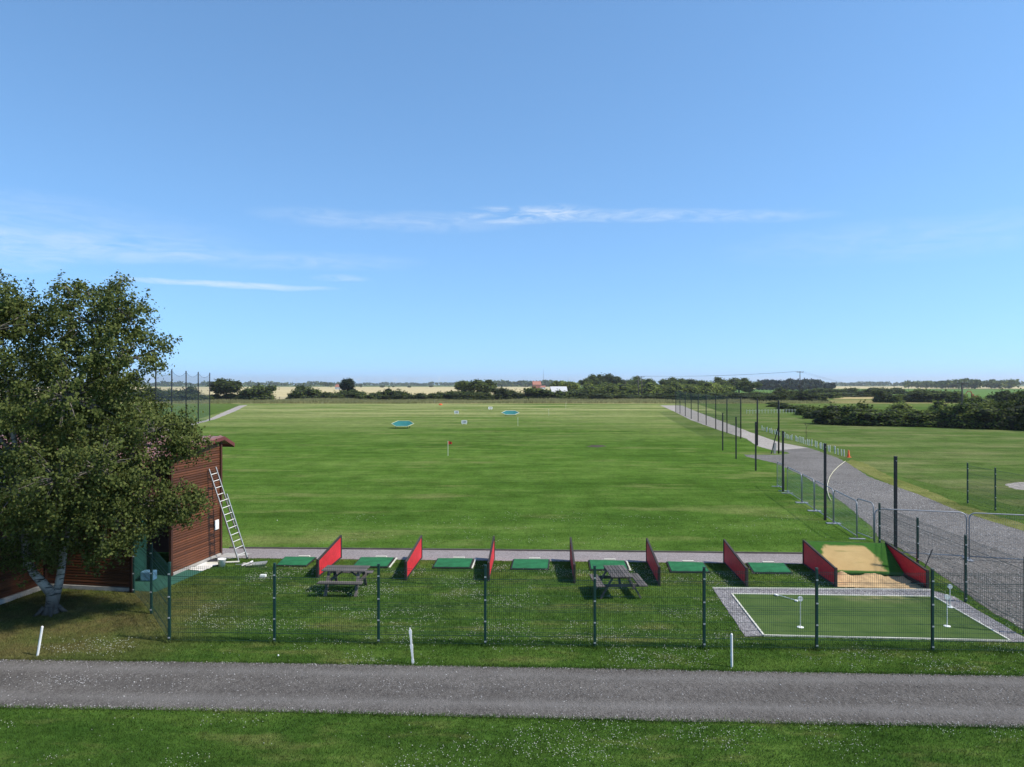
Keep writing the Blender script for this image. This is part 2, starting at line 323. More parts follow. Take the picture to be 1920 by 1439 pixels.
# ------------------------------------------------------------------ mesh helpers
class MB:
    def __init__(s): s.v, s.f = [], []
    def add(s, vs, fs):
        b = len(s.v); s.v += [tuple(x) for x in vs]; s.f += [tuple(i + b for i in f) for f in fs]; return s
    def box(s, c, size, rot=None):
        x, y, z = (q / 2 for q in size); c = Vector(c)
        vs = [Vector(p) for p in ((-x, -y, -z), (x, -y, -z), (x, y, -z), (-x, y, -z), (-x, -y, z), (x, -y, z), (x, y, z), (-x, y, z))]
        if rot is not None: vs = [rot @ p for p in vs]
        return s.add([p + c for p in vs], [(3, 2, 1, 0), (4, 5, 6, 7), (0, 1, 5, 4), (1, 2, 6, 5), (2, 3, 7, 6), (3, 0, 4, 7)])
    def bar(s, p, q, w, h, up=(0, 0, 1)):
        p, q = Vector(p), Vector(q); d = (q - p); L = d.length; d.normalize(); up = Vector(up)
        if abs(d.dot(up)) > .98: up = Vector((0, 1, 0))
        a = d.cross(up).normalized(); b = a.cross(d).normalized()
        return s.box((p + q) / 2, (L, w, h), Matrix((d, a, b)).transposed())
    def tube(s, pts, rad, n=6, caps=True):
        pts = [Vector(p) for p in pts]; rad = rad if hasattr(rad, '__len__') else [rad] * len(pts); b = len(s.v)
        prev = None
        for i, p in enumerate(pts):
            d = (pts[min(i + 1, len(pts) - 1)] - pts[max(i - 1, 0)]).normalized()
            if prev is None: a = d.cross(Vector((0, 0, 1)) if abs(d.z) < .9 else Vector((1, 0, 0))).normalized()
            else: a = (prev - d * prev.dot(d)).normalized()
            prev = a; c = d.cross(a)
            for k in range(n):
                t = 2 * math.pi * k / n; s.v.append(tuple(p + (a * math.cos(t) + c * math.sin(t)) * rad[i]))
        for i in range(len(pts) - 1):
            for k in range(n):
                s.f.append((b + i * n + k, b + i * n + (k + 1) % n, b + (i + 1) * n + (k + 1) % n, b + (i + 1) * n + k))
        if caps:
            s.f.append(tuple(b + k for k in reversed(range(n)))); s.f.append(tuple(b + (len(pts) - 1) * n + k for k in range(n)))
        return s
    def lathe(s, prof, n=12, c=(0, 0, 0)):
        b = len(s.v)
        for r, z in prof:
            for k in range(n):
                t = 2 * math.pi * k / n; s.v.append((c[0] + r * math.cos(t), c[1] + r * math.sin(t), c[2] + z))
        for i in range(len(prof) - 1):
            for k in range(n): s.f.append((b + i * n + k, b + i * n + (k + 1) % n, b + (i + 1) * n + (k + 1) % n, b + (i + 1) * n + k))
        s.f.append(tuple(b + k for k in reversed(range(n)))); s.f.append(tuple(b + (len(prof) - 1) * n + k for k in range(n)))
        return s
    def prism(s, poly, z0, z1):
        n = len(poly); return s.add([(x, y, z0) for x, y in poly] + [(x, y, z1) for x, y in poly],
            [tuple(reversed(range(n))), tuple(range(n, 2 * n))] + [(i, (i + 1) % n, n + (i + 1) % n, n + i) for i in range(n)])
    def mesh(s, name, mat, smooth=False, bevel=0):
        me = bpy.data.meshes.new(name); me.from_pydata(s.v, [], s.f)
        bm = bmesh.new(); bm.from_mesh(me); bmesh.ops.recalc_face_normals(bm, faces=bm.faces)
        if bevel: bmesh.ops.bevel(bm, geom=list(bm.edges), offset=bevel, segments=1, affect='EDGES', profile=.5)
        bm.to_mesh(me); bm.free()
        me.materials.append(M[mat] if isinstance(mat, str) else mat)
        if smooth: me.polygons.foreach_set('use_smooth', [True] * len(me.polygons))
        return me
    def build(s, name, mat, parent=None, smooth=False, bevel=0, loc=None):
        return link(name, s.mesh(name, mat, smooth, bevel), parent, loc)
def link(name, data, parent=None, loc=None, rz=0):
    o = bpy.data.objects.new(name, data); COL.objects.link(o)
    if parent is not None: o.parent = parent
    if loc is not None: o.location = loc
    if rz: o.rotation_euler = (0, 0, rz)
    return o
def np_mesh(name, v, f, mat, smooth=False):
    me = bpy.data.meshes.new(name); v = np.asarray(v, np.float32); f = np.asarray(f, np.int32); k = f.shape[1]
    me.vertices.add(len(v)); me.vertices.foreach_set('co', v.ravel()); me.loops.add(f.size); me.loops.foreach_set('vertex_index', f.ravel())
    me.polygons.add(len(f)); me.polygons.foreach_set('loop_start', np.arange(0, f.size, k, dtype=np.int32))
    me.update(calc_edges=True); me.materials.append(M[mat])
    return me
def tag(o, label=None, cat=None, group=None, kind=None):
    if label: o['label'] = label
    if cat: o['category'] = cat
    if group: o['group'] = group
    if kind: o['kind'] = kind
    return o
def thing(name, label, cat, loc=(0, 0, 0), rz=0, group=None):
    o = bpy.data.objects.new(name, None); COL.objects.link(o); o.location = loc; o.rotation_euler = (0, 0, rz); o.empty_display_size = .2
    return tag(o, label, cat, group)
def copy_tree(o, parent=None):
    c = o.copy(); COL.objects.link(c); c.parent = parent
    for ch in list(o.children): copy_tree(ch, c)
    return c
ORD = ['first', 'second', 'third', 'fourth', 'fifth', 'sixth', 'seventh', 'eighth', 'ninth', 'tenth', 'eleventh', 'twelfth', 'thirteenth', 'fourteenth', 'fifteenth', 'sixteenth',
       'seventeenth', 'eighteenth', 'nineteenth', 'twentieth', 'twenty-first', 'twenty-second', 'twenty-third', 'twenty-fourth', 'twenty-fifth', 'twenty-sixth', 'twenty-seventh', 'twenty-eighth', 'twenty-ninth', 'thirtieth',
       'thirty-first', 'thirty-second', 'thirty-third', 'thirty-fourth', 'thirty-fifth', 'thirty-sixth', 'thirty-seventh', 'thirty-eighth', 'thirty-ninth', 'fortieth', 'forty-first', 'forty-second', 'forty-third']
def sheet(name, pts, z, mat, jit=0.0, step=.5, kind='structure', parent=None):
    pts = [Vector((p[0], p[1], 0)) for p in pts]; out = []
    for i, p in enumerate(pts):
        q = pts[(i + 1) % len(pts)]; L = (q - p).length; n = max(1, int(L / step)) if jit else 1; n = min(n, 400)
        nr = Vector((-(q - p).y, (q - p).x, 0)).normalized()
        for k in range(n):
            a = p.lerp(q, k / n)
            if jit: a = a + nr * jit * (mnoise.noise(a * (.9 / max(step, .2))) + .6 * mnoise.noise(a * (2.7 / max(step, .2))))
            out.append((a.x, a.y, z))
    me = bpy.data.meshes.new(name); me.from_pydata(out, [], [tuple(range(len(out)))])
    bm = bmesh.new(); bm.from_mesh(me); bmesh.ops.triangulate(bm, faces=bm.faces)
    for f in bm.faces:
        if f.normal.z < 0: f.normal_flip()
    bm.to_mesh(me); bm.free(); me.materials.append(M[mat])
    o = link(name, me, parent)
    if kind and parent is None: o['kind'] = kind
    return o

# ------------------------------------------------------------------ ground, lawns, roads
BIG = 16000
sheet('ground', [(-BIG, -BIG), (BIG, -BIG), (BIG, BIG), (-BIG, BIG)], 0, 'ground')
PX_TRACK_L = [(1238, 760.6), (1264, 772), (1295, 788), (1345, 806), (1400, 823.5), (1420, 837), (1449, 845), (1475, 848), (1481, 851), (1460, 853.5), (1395, 853)]
PX_TRACK_L2 = [(1400, 857), (1454, 869), (1508, 894), (1546, 918), (1590, 951), (1630, 985), (1650, 1010), (1690, 1030), (1740, 1062), (1790, 1098), (1865, 1152), (1930, 1188)]
PX_TRACK_R = [(1277, 760.6), (1310, 774), (1400, 808.6), (1454, 829), (1516, 840), (1562, 856), (1587, 867), (1606, 880), (1630, 895), (1671, 910), (1725, 929), (1806, 962), (1920, 997)]
TL = [G(*p) for p in PX_TRACK_L] + [G(*p) for p in PX_TRACK_L2]; TR = [G(*p) for p in PX_TRACK_R]
TR.append(Vector((26, 20, 0))); TL.append(Vector((18, 14.5, 0)))
sheet('range_lawn', [(-60, 27.6), (-11, 27.6), (14, 26.5), (19, 40), (46, 150), (62, 240), (-95, 240), (-83, 220), (-57, 127), (-60, 60)], .004, 'range', .3, 2)
sheet('rough_strip', [(-400, 240), (420, 240), (420, 296), (-400, 296)], .006, 'rough', 2.0, 4)
sheet('side_lawn', [TR[6] + Vector((0, 0, 0))] + [(26, 20), (140, 20), (140, 99), (72, 102), (51, 117), (58, 150), (75, 195), (60, 215), (45, 150)] + [TR[i] for i in (1, 2, 3, 4, 5)], .005, 'rlawn', .1, 2)
sheet('clover_lawn', [(-45, 4), (45, 4), (45, 19), (18.5, 19), (15, 27), (-45, 29)], .0045, 'lawn')
sheet('gravel_track', TL + list(reversed(TR)), .012, 'track', .10, .5)
far_split = [G(*p) for p in PX_TRACK_L[:7]] + [G(1516, 840.5), G(1462, 830.5), G(1403, 809.5), G(1312, 774.5), G(1279, 761)]
sheet('pale_track', far_split, .017, 'pale', .15, 2)
sheet('dry_verge', [G(1587, 867), G(1606, 880), G(1671, 910), G(1725, 929), G(1806, 962), G(1920, 997), G(1925, 985), G(1806, 948), G(1725, 914), G(1671, 895), G(1620, 868), G(1595, 862)], .010, 'dryedge', .2, .6)
ROAD_T = [(0, 1237), (480, 1243), (960, 1251), (1440, 1260), (1920, 1268)]; ROAD_B = [(0, 1328), (480, 1335), (960, 1347), (1440, 1357), (1920, 1366)]
rt = [G(*p) for p in ROAD_T]; rb = [G(*p) for p in ROAD_B]
ext = lambda a, b, k: a + (a - b) * k
road_pts = [ext(rt[0], rt[1], 3)] + rt + [ext(rt[-1], rt[-2], 3), ext(rb[-1], rb[-2], 3)] + list(reversed(rb)) + [ext(rb[0], rb[1], 3)]
sheet('front_road', road_pts, .010, 'road', .07, .25)
sheet('tee_gravel_strip', [G(395, 1029), G(900, 1033), G(1510, 1040), G(1510, 1058.5), G(900, 1052), G(395, 1047)], .014, 'teegravel', .04, .3)
def edging(name, pts, w, h, mat, z0=.0):
    m = MB()
    for p, q in zip(pts[:-1], pts[1:]): m.bar(Vector((p[0], p[1], z0 + h / 2)), Vector((q[0], q[1], z0 + h / 2)), w, h)
    return m.build(name, mat)
o = edging('tee_strip_edging', [G(430, 1029), G(900, 1032.8), G(1508, 1039.6)], .04, .07, 'table'); o['kind'] = 'structure'
sheet('left_path', [G(385, 789), G(420, 773), G(448, 761), G(464, 759.6), G(440, 772), G(405, 786), (-42, 75), (-46, 75)], .012, 'pale', .2, 2)
sheet('bare_soil_patch', [G(1100, 838), G(1108, 835), G(1130, 835), G(1137, 837.5), G(1118, 839.5)], .009, 'soil', .2, .4)
sheet('gravel_patch', [G(1882, 909), G(1900, 905), G(1990, 904), G(1990, 924), G(1905, 918)], .009, 'pale', .2, .4)
# far fields
sheet('wheat_field', [(-2600, 303), (40, 303), (62, 420), (30, 520), (160, 1850), (-2600, 1850)], .02, 'wheat', 0)
sheet('stubble_field', [(210, 1050), (3000, 950), (3000, 2300), (330, 2300)], .03, 'wheat', 0)
sheet('green_field', [(100, 320), (420, 320), (560, 560), (900, 900), (220, 900)], .02, 'crop', 0)
sheet('dry_meadow', [G(1590, 742), G(1700, 742), G(1740, 749), G(1560, 749)], .03, 'tan', 3, 6)
sheet('far_meadow', [G(1420, 744), G(1500, 744), G(1560, 748), G(1420, 752)], .03, 'tan', 3, 6)

# ------------------------------------------------------------------ birch tree
def leaves(cent, size, r, flat=.0, aspect=.7, face=None, tumble=.6):
    n = len(cent); u = r.normal(size=(n, 3)); u /= np.linalg.norm(u, axis=1, keepdims=True)
    w = r.normal(size=(n, 3)); w[:, 2] += flat
    if face is not None: w = face / (np.linalg.norm(face, axis=1, keepdims=True) + 1e-9) + w * tumble      # leaves face outwards from their clump
    v = np.cross(w, u); v /= np.linalg.norm(v, axis=1, keepdims=True) + 1e-9; u = np.cross(v, w); u /= np.linalg.norm(u, axis=1, keepdims=True) + 1e-9
    s = size * r.uniform(.65, 1.35, (n, 1)); a = u * s * .5; b = v * s * .5 * aspect
    V = np.stack([cent - a, cent + b, cent + a, cent - b], 1).reshape(-1, 3); F = np.arange(4 * n).reshape(n, 4)
    return V, F
def build_birch():
    base = G(95, 1150); t = thing('birch_tree', 'large leafy birch with forked white trunk beside the brown timber hut', 'tree', base)
    r = np.random.default_rng(11)
    def L(px, py, dd=0.0):
        d = base.y + dd; q = P(px, py, d); return np.array([q.x - base.x, dd, q.z])
    lobes = [(170, 605, 0.2, 1.45, 1), (72, 622, .8, 1.3, .8), (-20, 622, -.6, 1.6, 1), (225, 670, -.3, 1.1, 1), (245, 600, .4, .75, .8), (295, 655, .3, .5, .45),
             (125, 745, -.8, 1.7, 1), (70, 800, 1.2, 1.9, 1), (215, 775, .9, 1.35, 1), (288, 812, -.2, 1.1, 1.1), (332, 812, .3, .62, 1.1), (328, 942, -.3, .7, 1.1), (30, 596, .3, .85, .9), (238, 895, -.8, 1.05, 1.0),
             (185, 880, -1.5, 1.3, 1.1), (110, 900, -1.7, 1.4, 1.1), (200, 975, -.8, 1.15, 1.1), (272, 972, .1, .62, .9), (30, 920, -1.2, 1.4, 1.1), (120, 985, -.9, 1.0, 1.1), (40, 1000, -.6, .95, 1), (185, 1035, -.5, .5, .8), (100, 1030, .3, .6, .8), (30, 1035, .2, .5, .8),
             (-90, 760, 0, 2.0, .8), (-100, 920, .3, 1.7, .8), (-150, 840, 1.5, 1.7, .6), (110, 860, 1.8, 1.8, .7), (20, 740, 2.0, 1.7, .7), (362, 938, -.2, .36, .9), (348, 958, -.2, .33, .7), (350, 842, 0, .4, .9), (150, 690, 1.5, 1.3, .6), (140, 548, .2, .5, .6), (212, 545, .3, .55, .7), (10, 560, .2, .6, .8)]
    cl, par = [], []
    for i, (px, py, dd, rad, dens) in enumerate(lobes):
        c = L(px, py, dd); n = int(45 * rad ** 2 * dens) + 6
        d = r.normal(size=(n, 3)); d /= np.linalg.norm(d, axis=1, keepdims=True)
        rr = rad * (r.uniform(.25, 1.0, (n, 1)) ** .5) * (1 + .16 * np.sin(d[:, :1] * 5 + i) * np.cos(d[:, 2:] * 6))
        q = c + d * rr * np.array([1, 1, .92]); cl.append(q); par += [i] * n
    C = np.concatenate(cl); par = np.array(par); keep = C[:, 2] > 1.1; C, par = C[keep], par[keep]
    # leafy shoots that break the outline: short lines of clusters growing outwards from the shell
    ctr = np.array([0, 0, 5.0]); out = C[r.integers(0, len(C), 330)]; dv = out - ctr; dv /= np.linalg.norm(dv, axis=1, keepdims=True); dv[:, 2] += r.uniform(-.5, .25, len(dv))
    sh = np.concatenate([out + dv * (.11 * q) for q in range(1, 5)]); shn = len(sh)
    k = 60; n = len(C)
    off = r.normal(size=(n, k, 3)) * np.array([.15, .15, .10]) * r.uniform(.6, 1.3, (n, 1, 1)); off[:, :, 2] -= (off[:, :, 0] ** 2 + off[:, :, 1] ** 2) * 1.2
    soff = r.normal(size=(shn, 12, 3)) * .055
    cent = (C[:, None, :] + off).reshape(-1, 3)
    cent = np.concatenate([cent, (sh[:, None, :] + soff).reshape(-1, 3)])
    lc = np.array([L(a, b_, c_) for a, b_, c_, _, _ in lobes])
    face = np.concatenate([(off + (C - lc[par])[:, None, :] * .25).reshape(-1, 3), np.repeat(dv, 1, 0)[np.tile(np.arange(len(dv)), 4)].repeat(12, 0)])
    V, F = leaves(cent, .078, r, .25, .75, face, .55)
    link('crown', np_mesh('birch_crown', V, F, 'lf_birch'), t)
    # trunk: short flared base, fork into two white stems
    m = MB()
    low = [Vector(p) for p in ((.0, 0, -.2), (.0, 0, .0), (.02, 0, .12), (.04, 0, .32), (.02, 0, .58))]
    stemA = low + [Vector(p) for p in ((-.22, -.03, .88), (-.46, -.04, 1.16), (-.62, -.02, 1.5), (-.70, .0, 2.1), (-.85, .1, 3.0), (-1.1, .2, 4.4), (-1.4, .2, 6.4), (-1.6, .3, 8.2))]
    stemB = [Vector(p) for p in ((.05, .05, .1), (.09, .08, .4), (.15, .12, .75), (.21, .14, 1.15), (.27, .15, 1.7), (.45, .1, 2.8), (.8, .2, 4.4), (1.15, .2, 6.3), (1.3, .25, 8.6))]
    m.tube(stemA, [.31, .235, .185, .155, .138, .122, .11, .102, .098, .092, .075, .05, .02], 14); m.tube(stemB, [.11, .115, .108, .1, .095, .09, .08, .06, .02], 12)
    for a in (0.4, 2.2, 3.9, 5.3): m.tube([(.16 * math.cos(a), .16 * math.sin(a), .2), (.3 * math.cos(a), .3 * math.sin(a), .05), (.5 * math.cos(a), .5 * math.sin(a), -.08)], [.07, .055, .02], 7)
    m.build('trunk', 'birch', t, smooth=True)
    b = MB(); stems = stemA[8:] + stemB[5:]
    for i, (px, py, dd, rad, dens) in enumerate(lobes):
        c = Vector(L(px, py, dd)); cand = [s for s in stems if s.z < c.z + .3] or stems[:1]
        s0 = min(cand, key=lambda s: (s - c).length + .4 * abs(s.z - c.z + 1)); mid = s0.lerp(c, .5) + Vector((0, 0, .25)); ln = (c - s0).length
        b.tube([s0, mid, c], [.035 + .012 * ln, .03 + .006 * ln, .018], 6)
        idx = np.where(par == i)[0]
        for j in idx[::3]:
            q = Vector(C[j]); mm = c.lerp(q, .5) + Vector((0, 0, .08)); b.tube([c, mm, q], [.016, .011, .005], 4, False)
    b.build('branches', 'bark_g', t, smooth=True)
build_birch()

# ------------------------------------------------------------------ timber hut with lap boards
def build_hut():
    B = G(412, 1041.5)
    t = thing('timber_hut', 'brown lap-boarded timber hut with red metal roof behind the birch', 'hut', B, R(-9))
    Hr = lambda ly: (4.47 + .12 * ly if ly <= 0 else 4.47 - .45 * ly)       # roof height along the depth of the hut
    PITCH = .088
    def board_mesh(L, axis):
        # lap board, length along axis; round-faced profile facing +x (axis y) or -y (axis x)
        prof = [(0, 0), (.018, .008), (.025, .032), (.022, .062), (.010, PITCH - .003), (0, PITCH - .003)]
        m = MB(); n = len(prof)
        if axis == 'y': a = [(p, 0, z) for p, z in prof]; b = [(p, L, z) for p, z in prof]
        else: a = [(0, -p, z) for p, z in prof]; b = [(L, -p, z) for p, z in prof]
        m.add(a + b, [tuple(range(n)), tuple(reversed(range(n, 2 * n)))] + [(i, (i + 1) % n, n + (i + 1) % n, n + i) for i in range(n)])
        return m.mesh('board', M['board'] if axis == 'y' else M['board_x'])
    M['board_x'] = wood_mat('brown_cladding_front', (.066, .023, .010), (.135, .047, .019), 0, .55)
    cache = {}
    def wall(axis, x, y, L, z0, top):
        z = z0
        while True:
            ztop = z + PITCH; s = 0.0
            if axis == 'y':
                s = 0.0
                while s < L and Hr(y + s) - .10 < ztop: s += .12
                if s > L - .2: break
            elif ztop > top: break
            key = (axis, round(L - s, 2))
            if key not in cache: cache[key] = board_mesh(L - s, axis)
            link('board', cache[key], t, (x, y + s, z) if axis == 'y' else (x, y, z)); z += PITCH
    wall('y', 0, -2.92, 2.88, .10, 9)                    # sunlit gable end
    wall('x', -3.0, -4.82, 2.9, .14, Hr(-4.8) - .1)       # shaded wall facing the photograph
    wall('y', -3.08, -9.0, 4.1, .14, 9)                   # wing, facing right
    MB().box((-.05, -1.46, 2.0), (.09, 2.9, 4.0)).build('wall_core', 'trim', t)
    MB().box((-1.55, -4.75, 1.85), (2.9, .1, 3.5)).build('wall_core', 'trim', t)
    MB().box((-3.13, -6.9, 1.75), (.09, 4.2, 3.2)).build('wall_core', 'trim', t)
    MB().box((-4.6, -.05, 2.0), (9.0, .09, 3.9)).build('back_wall', 'trim', t)
    for x, y, h in ((.02, .03, 4.32), (.02, -2.97, 4.0), (-.02, -4.86, 3.7), (-3.04, -4.9, 3.7)):
        MB().box((x, y, h / 2), (.10, .10, h)).build('corner_post', 'trim', t, bevel=.008)
    MB().box((-1.55, -4.80, .06), (2.95, .16, .14)).build('plinth', 'concrete', t)
    MB().box((-3.05, -6.9, .06), (.16, 4.2, .14)).build('plinth', 'concrete', t)
    MB().box((.0, -1.46, .03), (.16, 2.9, .12)).build('plinth', 'concrete', t)
    # roof sheets with ribs, sloping towards the photograph, with a short canopy slope on the far side
    m = MB()
    def slab(x0, x1, y0, y1, th=.06):
        m.add([(x0, y0, Hr(y0)), (x1, y0, Hr(y0)), (x1, y1, Hr(y1)), (x0, y1, Hr(y1)), (x0, y0, Hr(y0) + th), (x1, y0, Hr(y0) + th), (x1, y1, Hr(y1) + th), (x0, y1, Hr(y1) + th)],
              [(3, 2, 1, 0), (4, 5, 6, 7), (0, 1, 5, 4), (1, 2, 6, 5), (2, 3, 7, 6), (3, 0, 4, 7)])
    slab(-9.2, .16, -5.1, 0); slab(-9.2, .16, .001, .66); slab(-9.2, -2.9, -9.2, -5.1)
    roof = m.build('roof', 'roof', t)
    for i in range(22):
        x = .05 - i * .42; r = MB().bar((x, -5.1, Hr(-5.1) + .075), (x, 0, Hr(0) + .075), .05, .035).build('rib', 'roof', roof)
    MB().bar((.19, -5.15, Hr(-5.15) - .02), (.19, .01, Hr(0) - .01), .05, .13).build('barge_board', 'barge', t)
    MB().bar((.19, .0, Hr(0) - .02), (.19, .68, Hr(.68) - .01), .05, .13).build('barge_board', 'barge', t)
    MB().bar((-9.2, .69, Hr(.69) - .02), (.2, .69, Hr(.69) - .02), .04, .16).build('fascia', 'barge', t)
    # open doorway between the corner posts: screen fabric inside, matting underfoot
    m = MB(); pts = []
    for i in range(9):
        y = -4.7 + i * .21; pts.append((-.75 + .12 * math.sin(i * 1.3), y))
    for (x0, y0), (x1, y1) in zip(pts[:-1], pts[1:]): m.add([(x0, y0, .05), (x1, y1, .05), (x1, y1, 2.6), (x0, y0, 2.6)], [(0, 1, 2, 3)])
    m.build('screen_curtain', 'screen', t)
    MB().box((-.4, -3.88, 3.2), (.12, 1.8, 1.1)).build('lintel', 'trim', t)
    s = MB().box((.055, -.28, 1.22), (.02, .26, .36)).build('notice', 'white', t, bevel=.004); s['label'] = 'small white notice on the sunlit wall'
    return t
hut = build_hut()
HB = G(412, 1041.5); ca, sa = math.cos(R(-9)), math.sin(R(-9))
def hutp(lx, ly, z=0): return Vector((HB.x + lx * ca - ly * sa, HB.y + lx * sa + ly * ca, z))
o = MB().box((0, 0, .16), (.42, .30, .30)).lathe([(.02, .31), (.02, .33)], 6).build('plastic_crate', 'blue', bevel=.02, loc=hutp(-.35, -3.6, .02)); tag(o, 'pale blue plastic crate standing inside the hut doorway', 'crate')
sheet('green_matting', [hutp(-.7, -4.7), hutp(.75, -4.75), hutp(.75, -2.2), hutp(.06, -2.2), hutp(.06, -2.95), hutp(-.7, -2.95)], .013, 'carpet', .02, .3)
def cloth(name, mat, quad, label, seed, z=.018):
    r = random.Random(seed); n = 14; v, f = [], []
    a, b, c, d = [Vector(q) for q in quad]
    for i in range(n + 1):
        for j in range(n + 1):
            p = a.lerp(b, i / n).lerp(d.lerp(c, i / n), j / n); e = (i in (0, n)) + (j in (0, n))
            p += Vector((r.uniform(-.04, .04), r.uniform(-.04, .04), 0)) * (1 if e else .3)
            v.append((p.x, p.y, z + .006 + .035 * max(0, mnoise.noise(p * 3.1 + Vector((seed, 0, 0)))) * (0 if e else 1)))
    for i in range(n):
        for j in range(n): k = i * (n + 1) + j; f.append((k, k + 1, k + n + 2, k + n + 1))
    m = MB(); m.add(v, f); return tag(m.build(name, mat, smooth=True), label, 'sheet')
cloth('dust_sheet', 'dust', [hutp(.10, -2.15), hutp(.75, -2.25), hutp(.75, -.95), hutp(.1, -1.1)], 'white dust sheet spread along the hut wall', 3)
cloth('tarpaulin', 'dark', [hutp(.10, -1.08), hutp(.7, -.95), hutp(.72, -.6), hutp(.1, -.55)], 'dark tarpaulin between two pale sheets by the hut', 5, .02)
cloth('ground_sheet', 'concrete', [hutp(.1, -.5), hutp(.8, -.45), hutp(1.15, .35), hutp(.12, .3)], 'pale cream sheet at the far corner of the hut', 8, .02)

# ------------------------------------------------------------------ ladder against the hut
def build_ladder():
    bot = G(456, 1051); top = hutp(.07, -.85, 0); dY = top.y; top = P(400, 877, dY + .1); top.x = max(top.x, hutp(.10, -.6).x)
    t = thing('ladder', 'double aluminium ladder leaning against the sunlit hut wall', 'ladder', bot)
    d = (top - bot); L = d.length; u = d.normalized(); side = Vector((.55, .83, 0)); side = (side - u * side.dot(u)).normalized(); nrm = u.cross(side).normalized()
    W2 = .19
    for sgn in (-1, 1): MB().bar(side * W2 * sgn, side * W2 * sgn + d * .70, .028, .065, nrm).build('stile', 'alu', t)
    for sgn in (-1, 1): MB().bar(side * (W2 - .045) * sgn + d * .33 + nrm * .075, side * (W2 - .045) * sgn + d + nrm * .075, .028, .065, nrm).build('stile', 'alu', t)
    k = .25
    while k < L - .1:
        for lo, hi, off, w in ((0, .70, 0, W2), (.33, 1, .075, W2 - .045)):
            if lo * L < k < hi * L: MB().tube([u * k - side * w + nrm * off, u * k + side * w + nrm * off], .017, 6).build('rung', 'alu', t)
        k += .26
    for sgn in (-1, 1): MB().box(side * W2 * sgn + Vector((0, 0, .02)), (.05, .09, .06)).build('foot', 'rubber', t)
build_ladder()
b = thing('paint_bucket', 'white paint bucket on the grass near the ladder foot', 'bucket', G(416, 1063))
MB().lathe([(.11, 0), (.14, .26), (.15, .27), (.15, .29), (.13, .29), (.11, .05)], 14).build('tub', 'white', b, True)
MB().tube([(-.15, 0, .27), (-.1, -.06, .2), (0, -.09, .17), (.1, -.06, .2), (.15, 0, .27)], .006, 4).build('handle', 'steel', b)
o = MB().bar((-.55, -.03, .03), (.55, .1, .045), .12, .03).build('plank', 'cream', loc=G(418, 1057)); tag(o, 'pale plank lying on grass behind the paint bucket', 'plank')
pr = thing('roller_tray', 'grey paint roller tray lying right of the ladder foot', 'tray', G(482, 1061), .2)
MB().add([(-.3, -.2, .02), (.3, -.2, .02), (.3, .2, .02), (-.3, .2, .02), (-.34, -.24, .07), (.34, -.24, .1), (.34, .24, .1), (-.34, .24, .07)], [(0, 1, 2, 3), (0, 1, 5, 4), (1, 2, 6, 5), (2, 3, 7, 6), (3, 0, 4, 7)]).build('tray', 'alu', pr)
MB().bar((-.5, -.1, .06), (-.25, .05, .11), .03, .03).tube([(-.25, .05, .11), (-.18, .2, .12)], .03, 6).build('roller', 'dust', pr)
o = MB().box((0, 0, .05), (.2, .12, .1)).box((0, 0, .105), (.17, .1, .012)).build('white_box', 'white', loc=G(493.5, 1083.5), bevel=.006); tag(o, 'small white box lying alone on the clover lawn', 'box')
rt_ = thing('rag_heap', 'crumpled grey cloth and tools right beside the ladder foot', 'cloth', G(462, 1060))
m = MB(); rr = random.Random(4)
vs = [(.28 * math.cos(a) * rr.uniform(.6, 1.1), .2 * math.sin(a) * rr.uniform(.6, 1.1), .012) for a in np.linspace(0, 6.28, 12)[:-1]]
m.add(vs + [(x * .55, y * .55, .05 + rr.uniform(0, .05)) for x, y, z in vs] + [(0, 0, .06)], [(i, (i + 1) % 11, 11 + (i + 1) % 11, 11 + i) for i in range(11)] + [(11 + i, 11 + (i + 1) % 11, 22) for i in range(11)])
m.build('cloth', 'concrete', rt_)
MB().bar((-.35, -.1, .05), (.2, -.16, .06), .035, .02).build('scraper', 'alu', rt_)

# ------------------------------------------------------------------ welded mesh fences
def mesh_panel(L, H, wv=.0048, wh=.0052, sp=.05):
    m = MB(); n = int(L / sp)
    for i in range(n + 1):
        x = i * sp + (L - n * sp) / 2; m.add([(x - wv / 2, -.0014, .03), (x + wv / 2, -.0014, .03), (x, .0018, .03), (x - wv / 2, -.0014, H), (x + wv / 2, -.0014, H), (x, .0018, H)], [(0, 1, 4, 3), (1, 2, 5, 4), (2, 0, 3, 5)])
    zs = list(np.arange(.06, H - .02, .2)) + [H - .03]
    for f in (.3, .95, 1.6): zs += [f - .05, f + .05]
    for z in zs: m.bar((0, -.006, z), (L, -.006, z), wh, wh)
    for f in (.3, .95, 1.6):                               # pressed V folds that stiffen the panel
        if f < H - .1: m.bar((0, .03, f), (L, .03, f), wh, wh)
    return m.mesh('wire_panel', 'green')
POSTM = MB().box((0, 0, .98), (.06, .06, 2.0)).box((0, 0, 2.0), (.066, .066, .03)).mesh('post', 'green', bevel=.006)
CLIPM = MB().box((0, -.036, .0), (.05, .016, .03)).mesh('clip', 'clip')
def fence(label, pts, H=1.93, first=True, last=True, post_h=1.0, wv=.0048):
    t = thing('mesh_fence', label, 'fence', pts[0])
    for i, p in enumerate(pts):
        if (i == 0 and not first) or (i == len(pts) - 1 and not last): continue
        po = link('post', POSTM, t, p - pts[0]); po.scale = (1, 1, post_h)
        for z in (.12, .62, 1.15, 1.72): link('clip', CLIPM, po, (0, 0, z))
    for p, q in zip(pts[:-1], pts[1:]):
        d = q - p; o = link('wire_panel', mesh_panel(d.length - .06, H, wv), t, p - pts[0] + d.normalized() * .03); o.rotation_euler = (0, 0, math.atan2(d.y, d.x))
    return t
front_px = [318, 515, 710, 910, 1115, 1320, 1531, 1748]
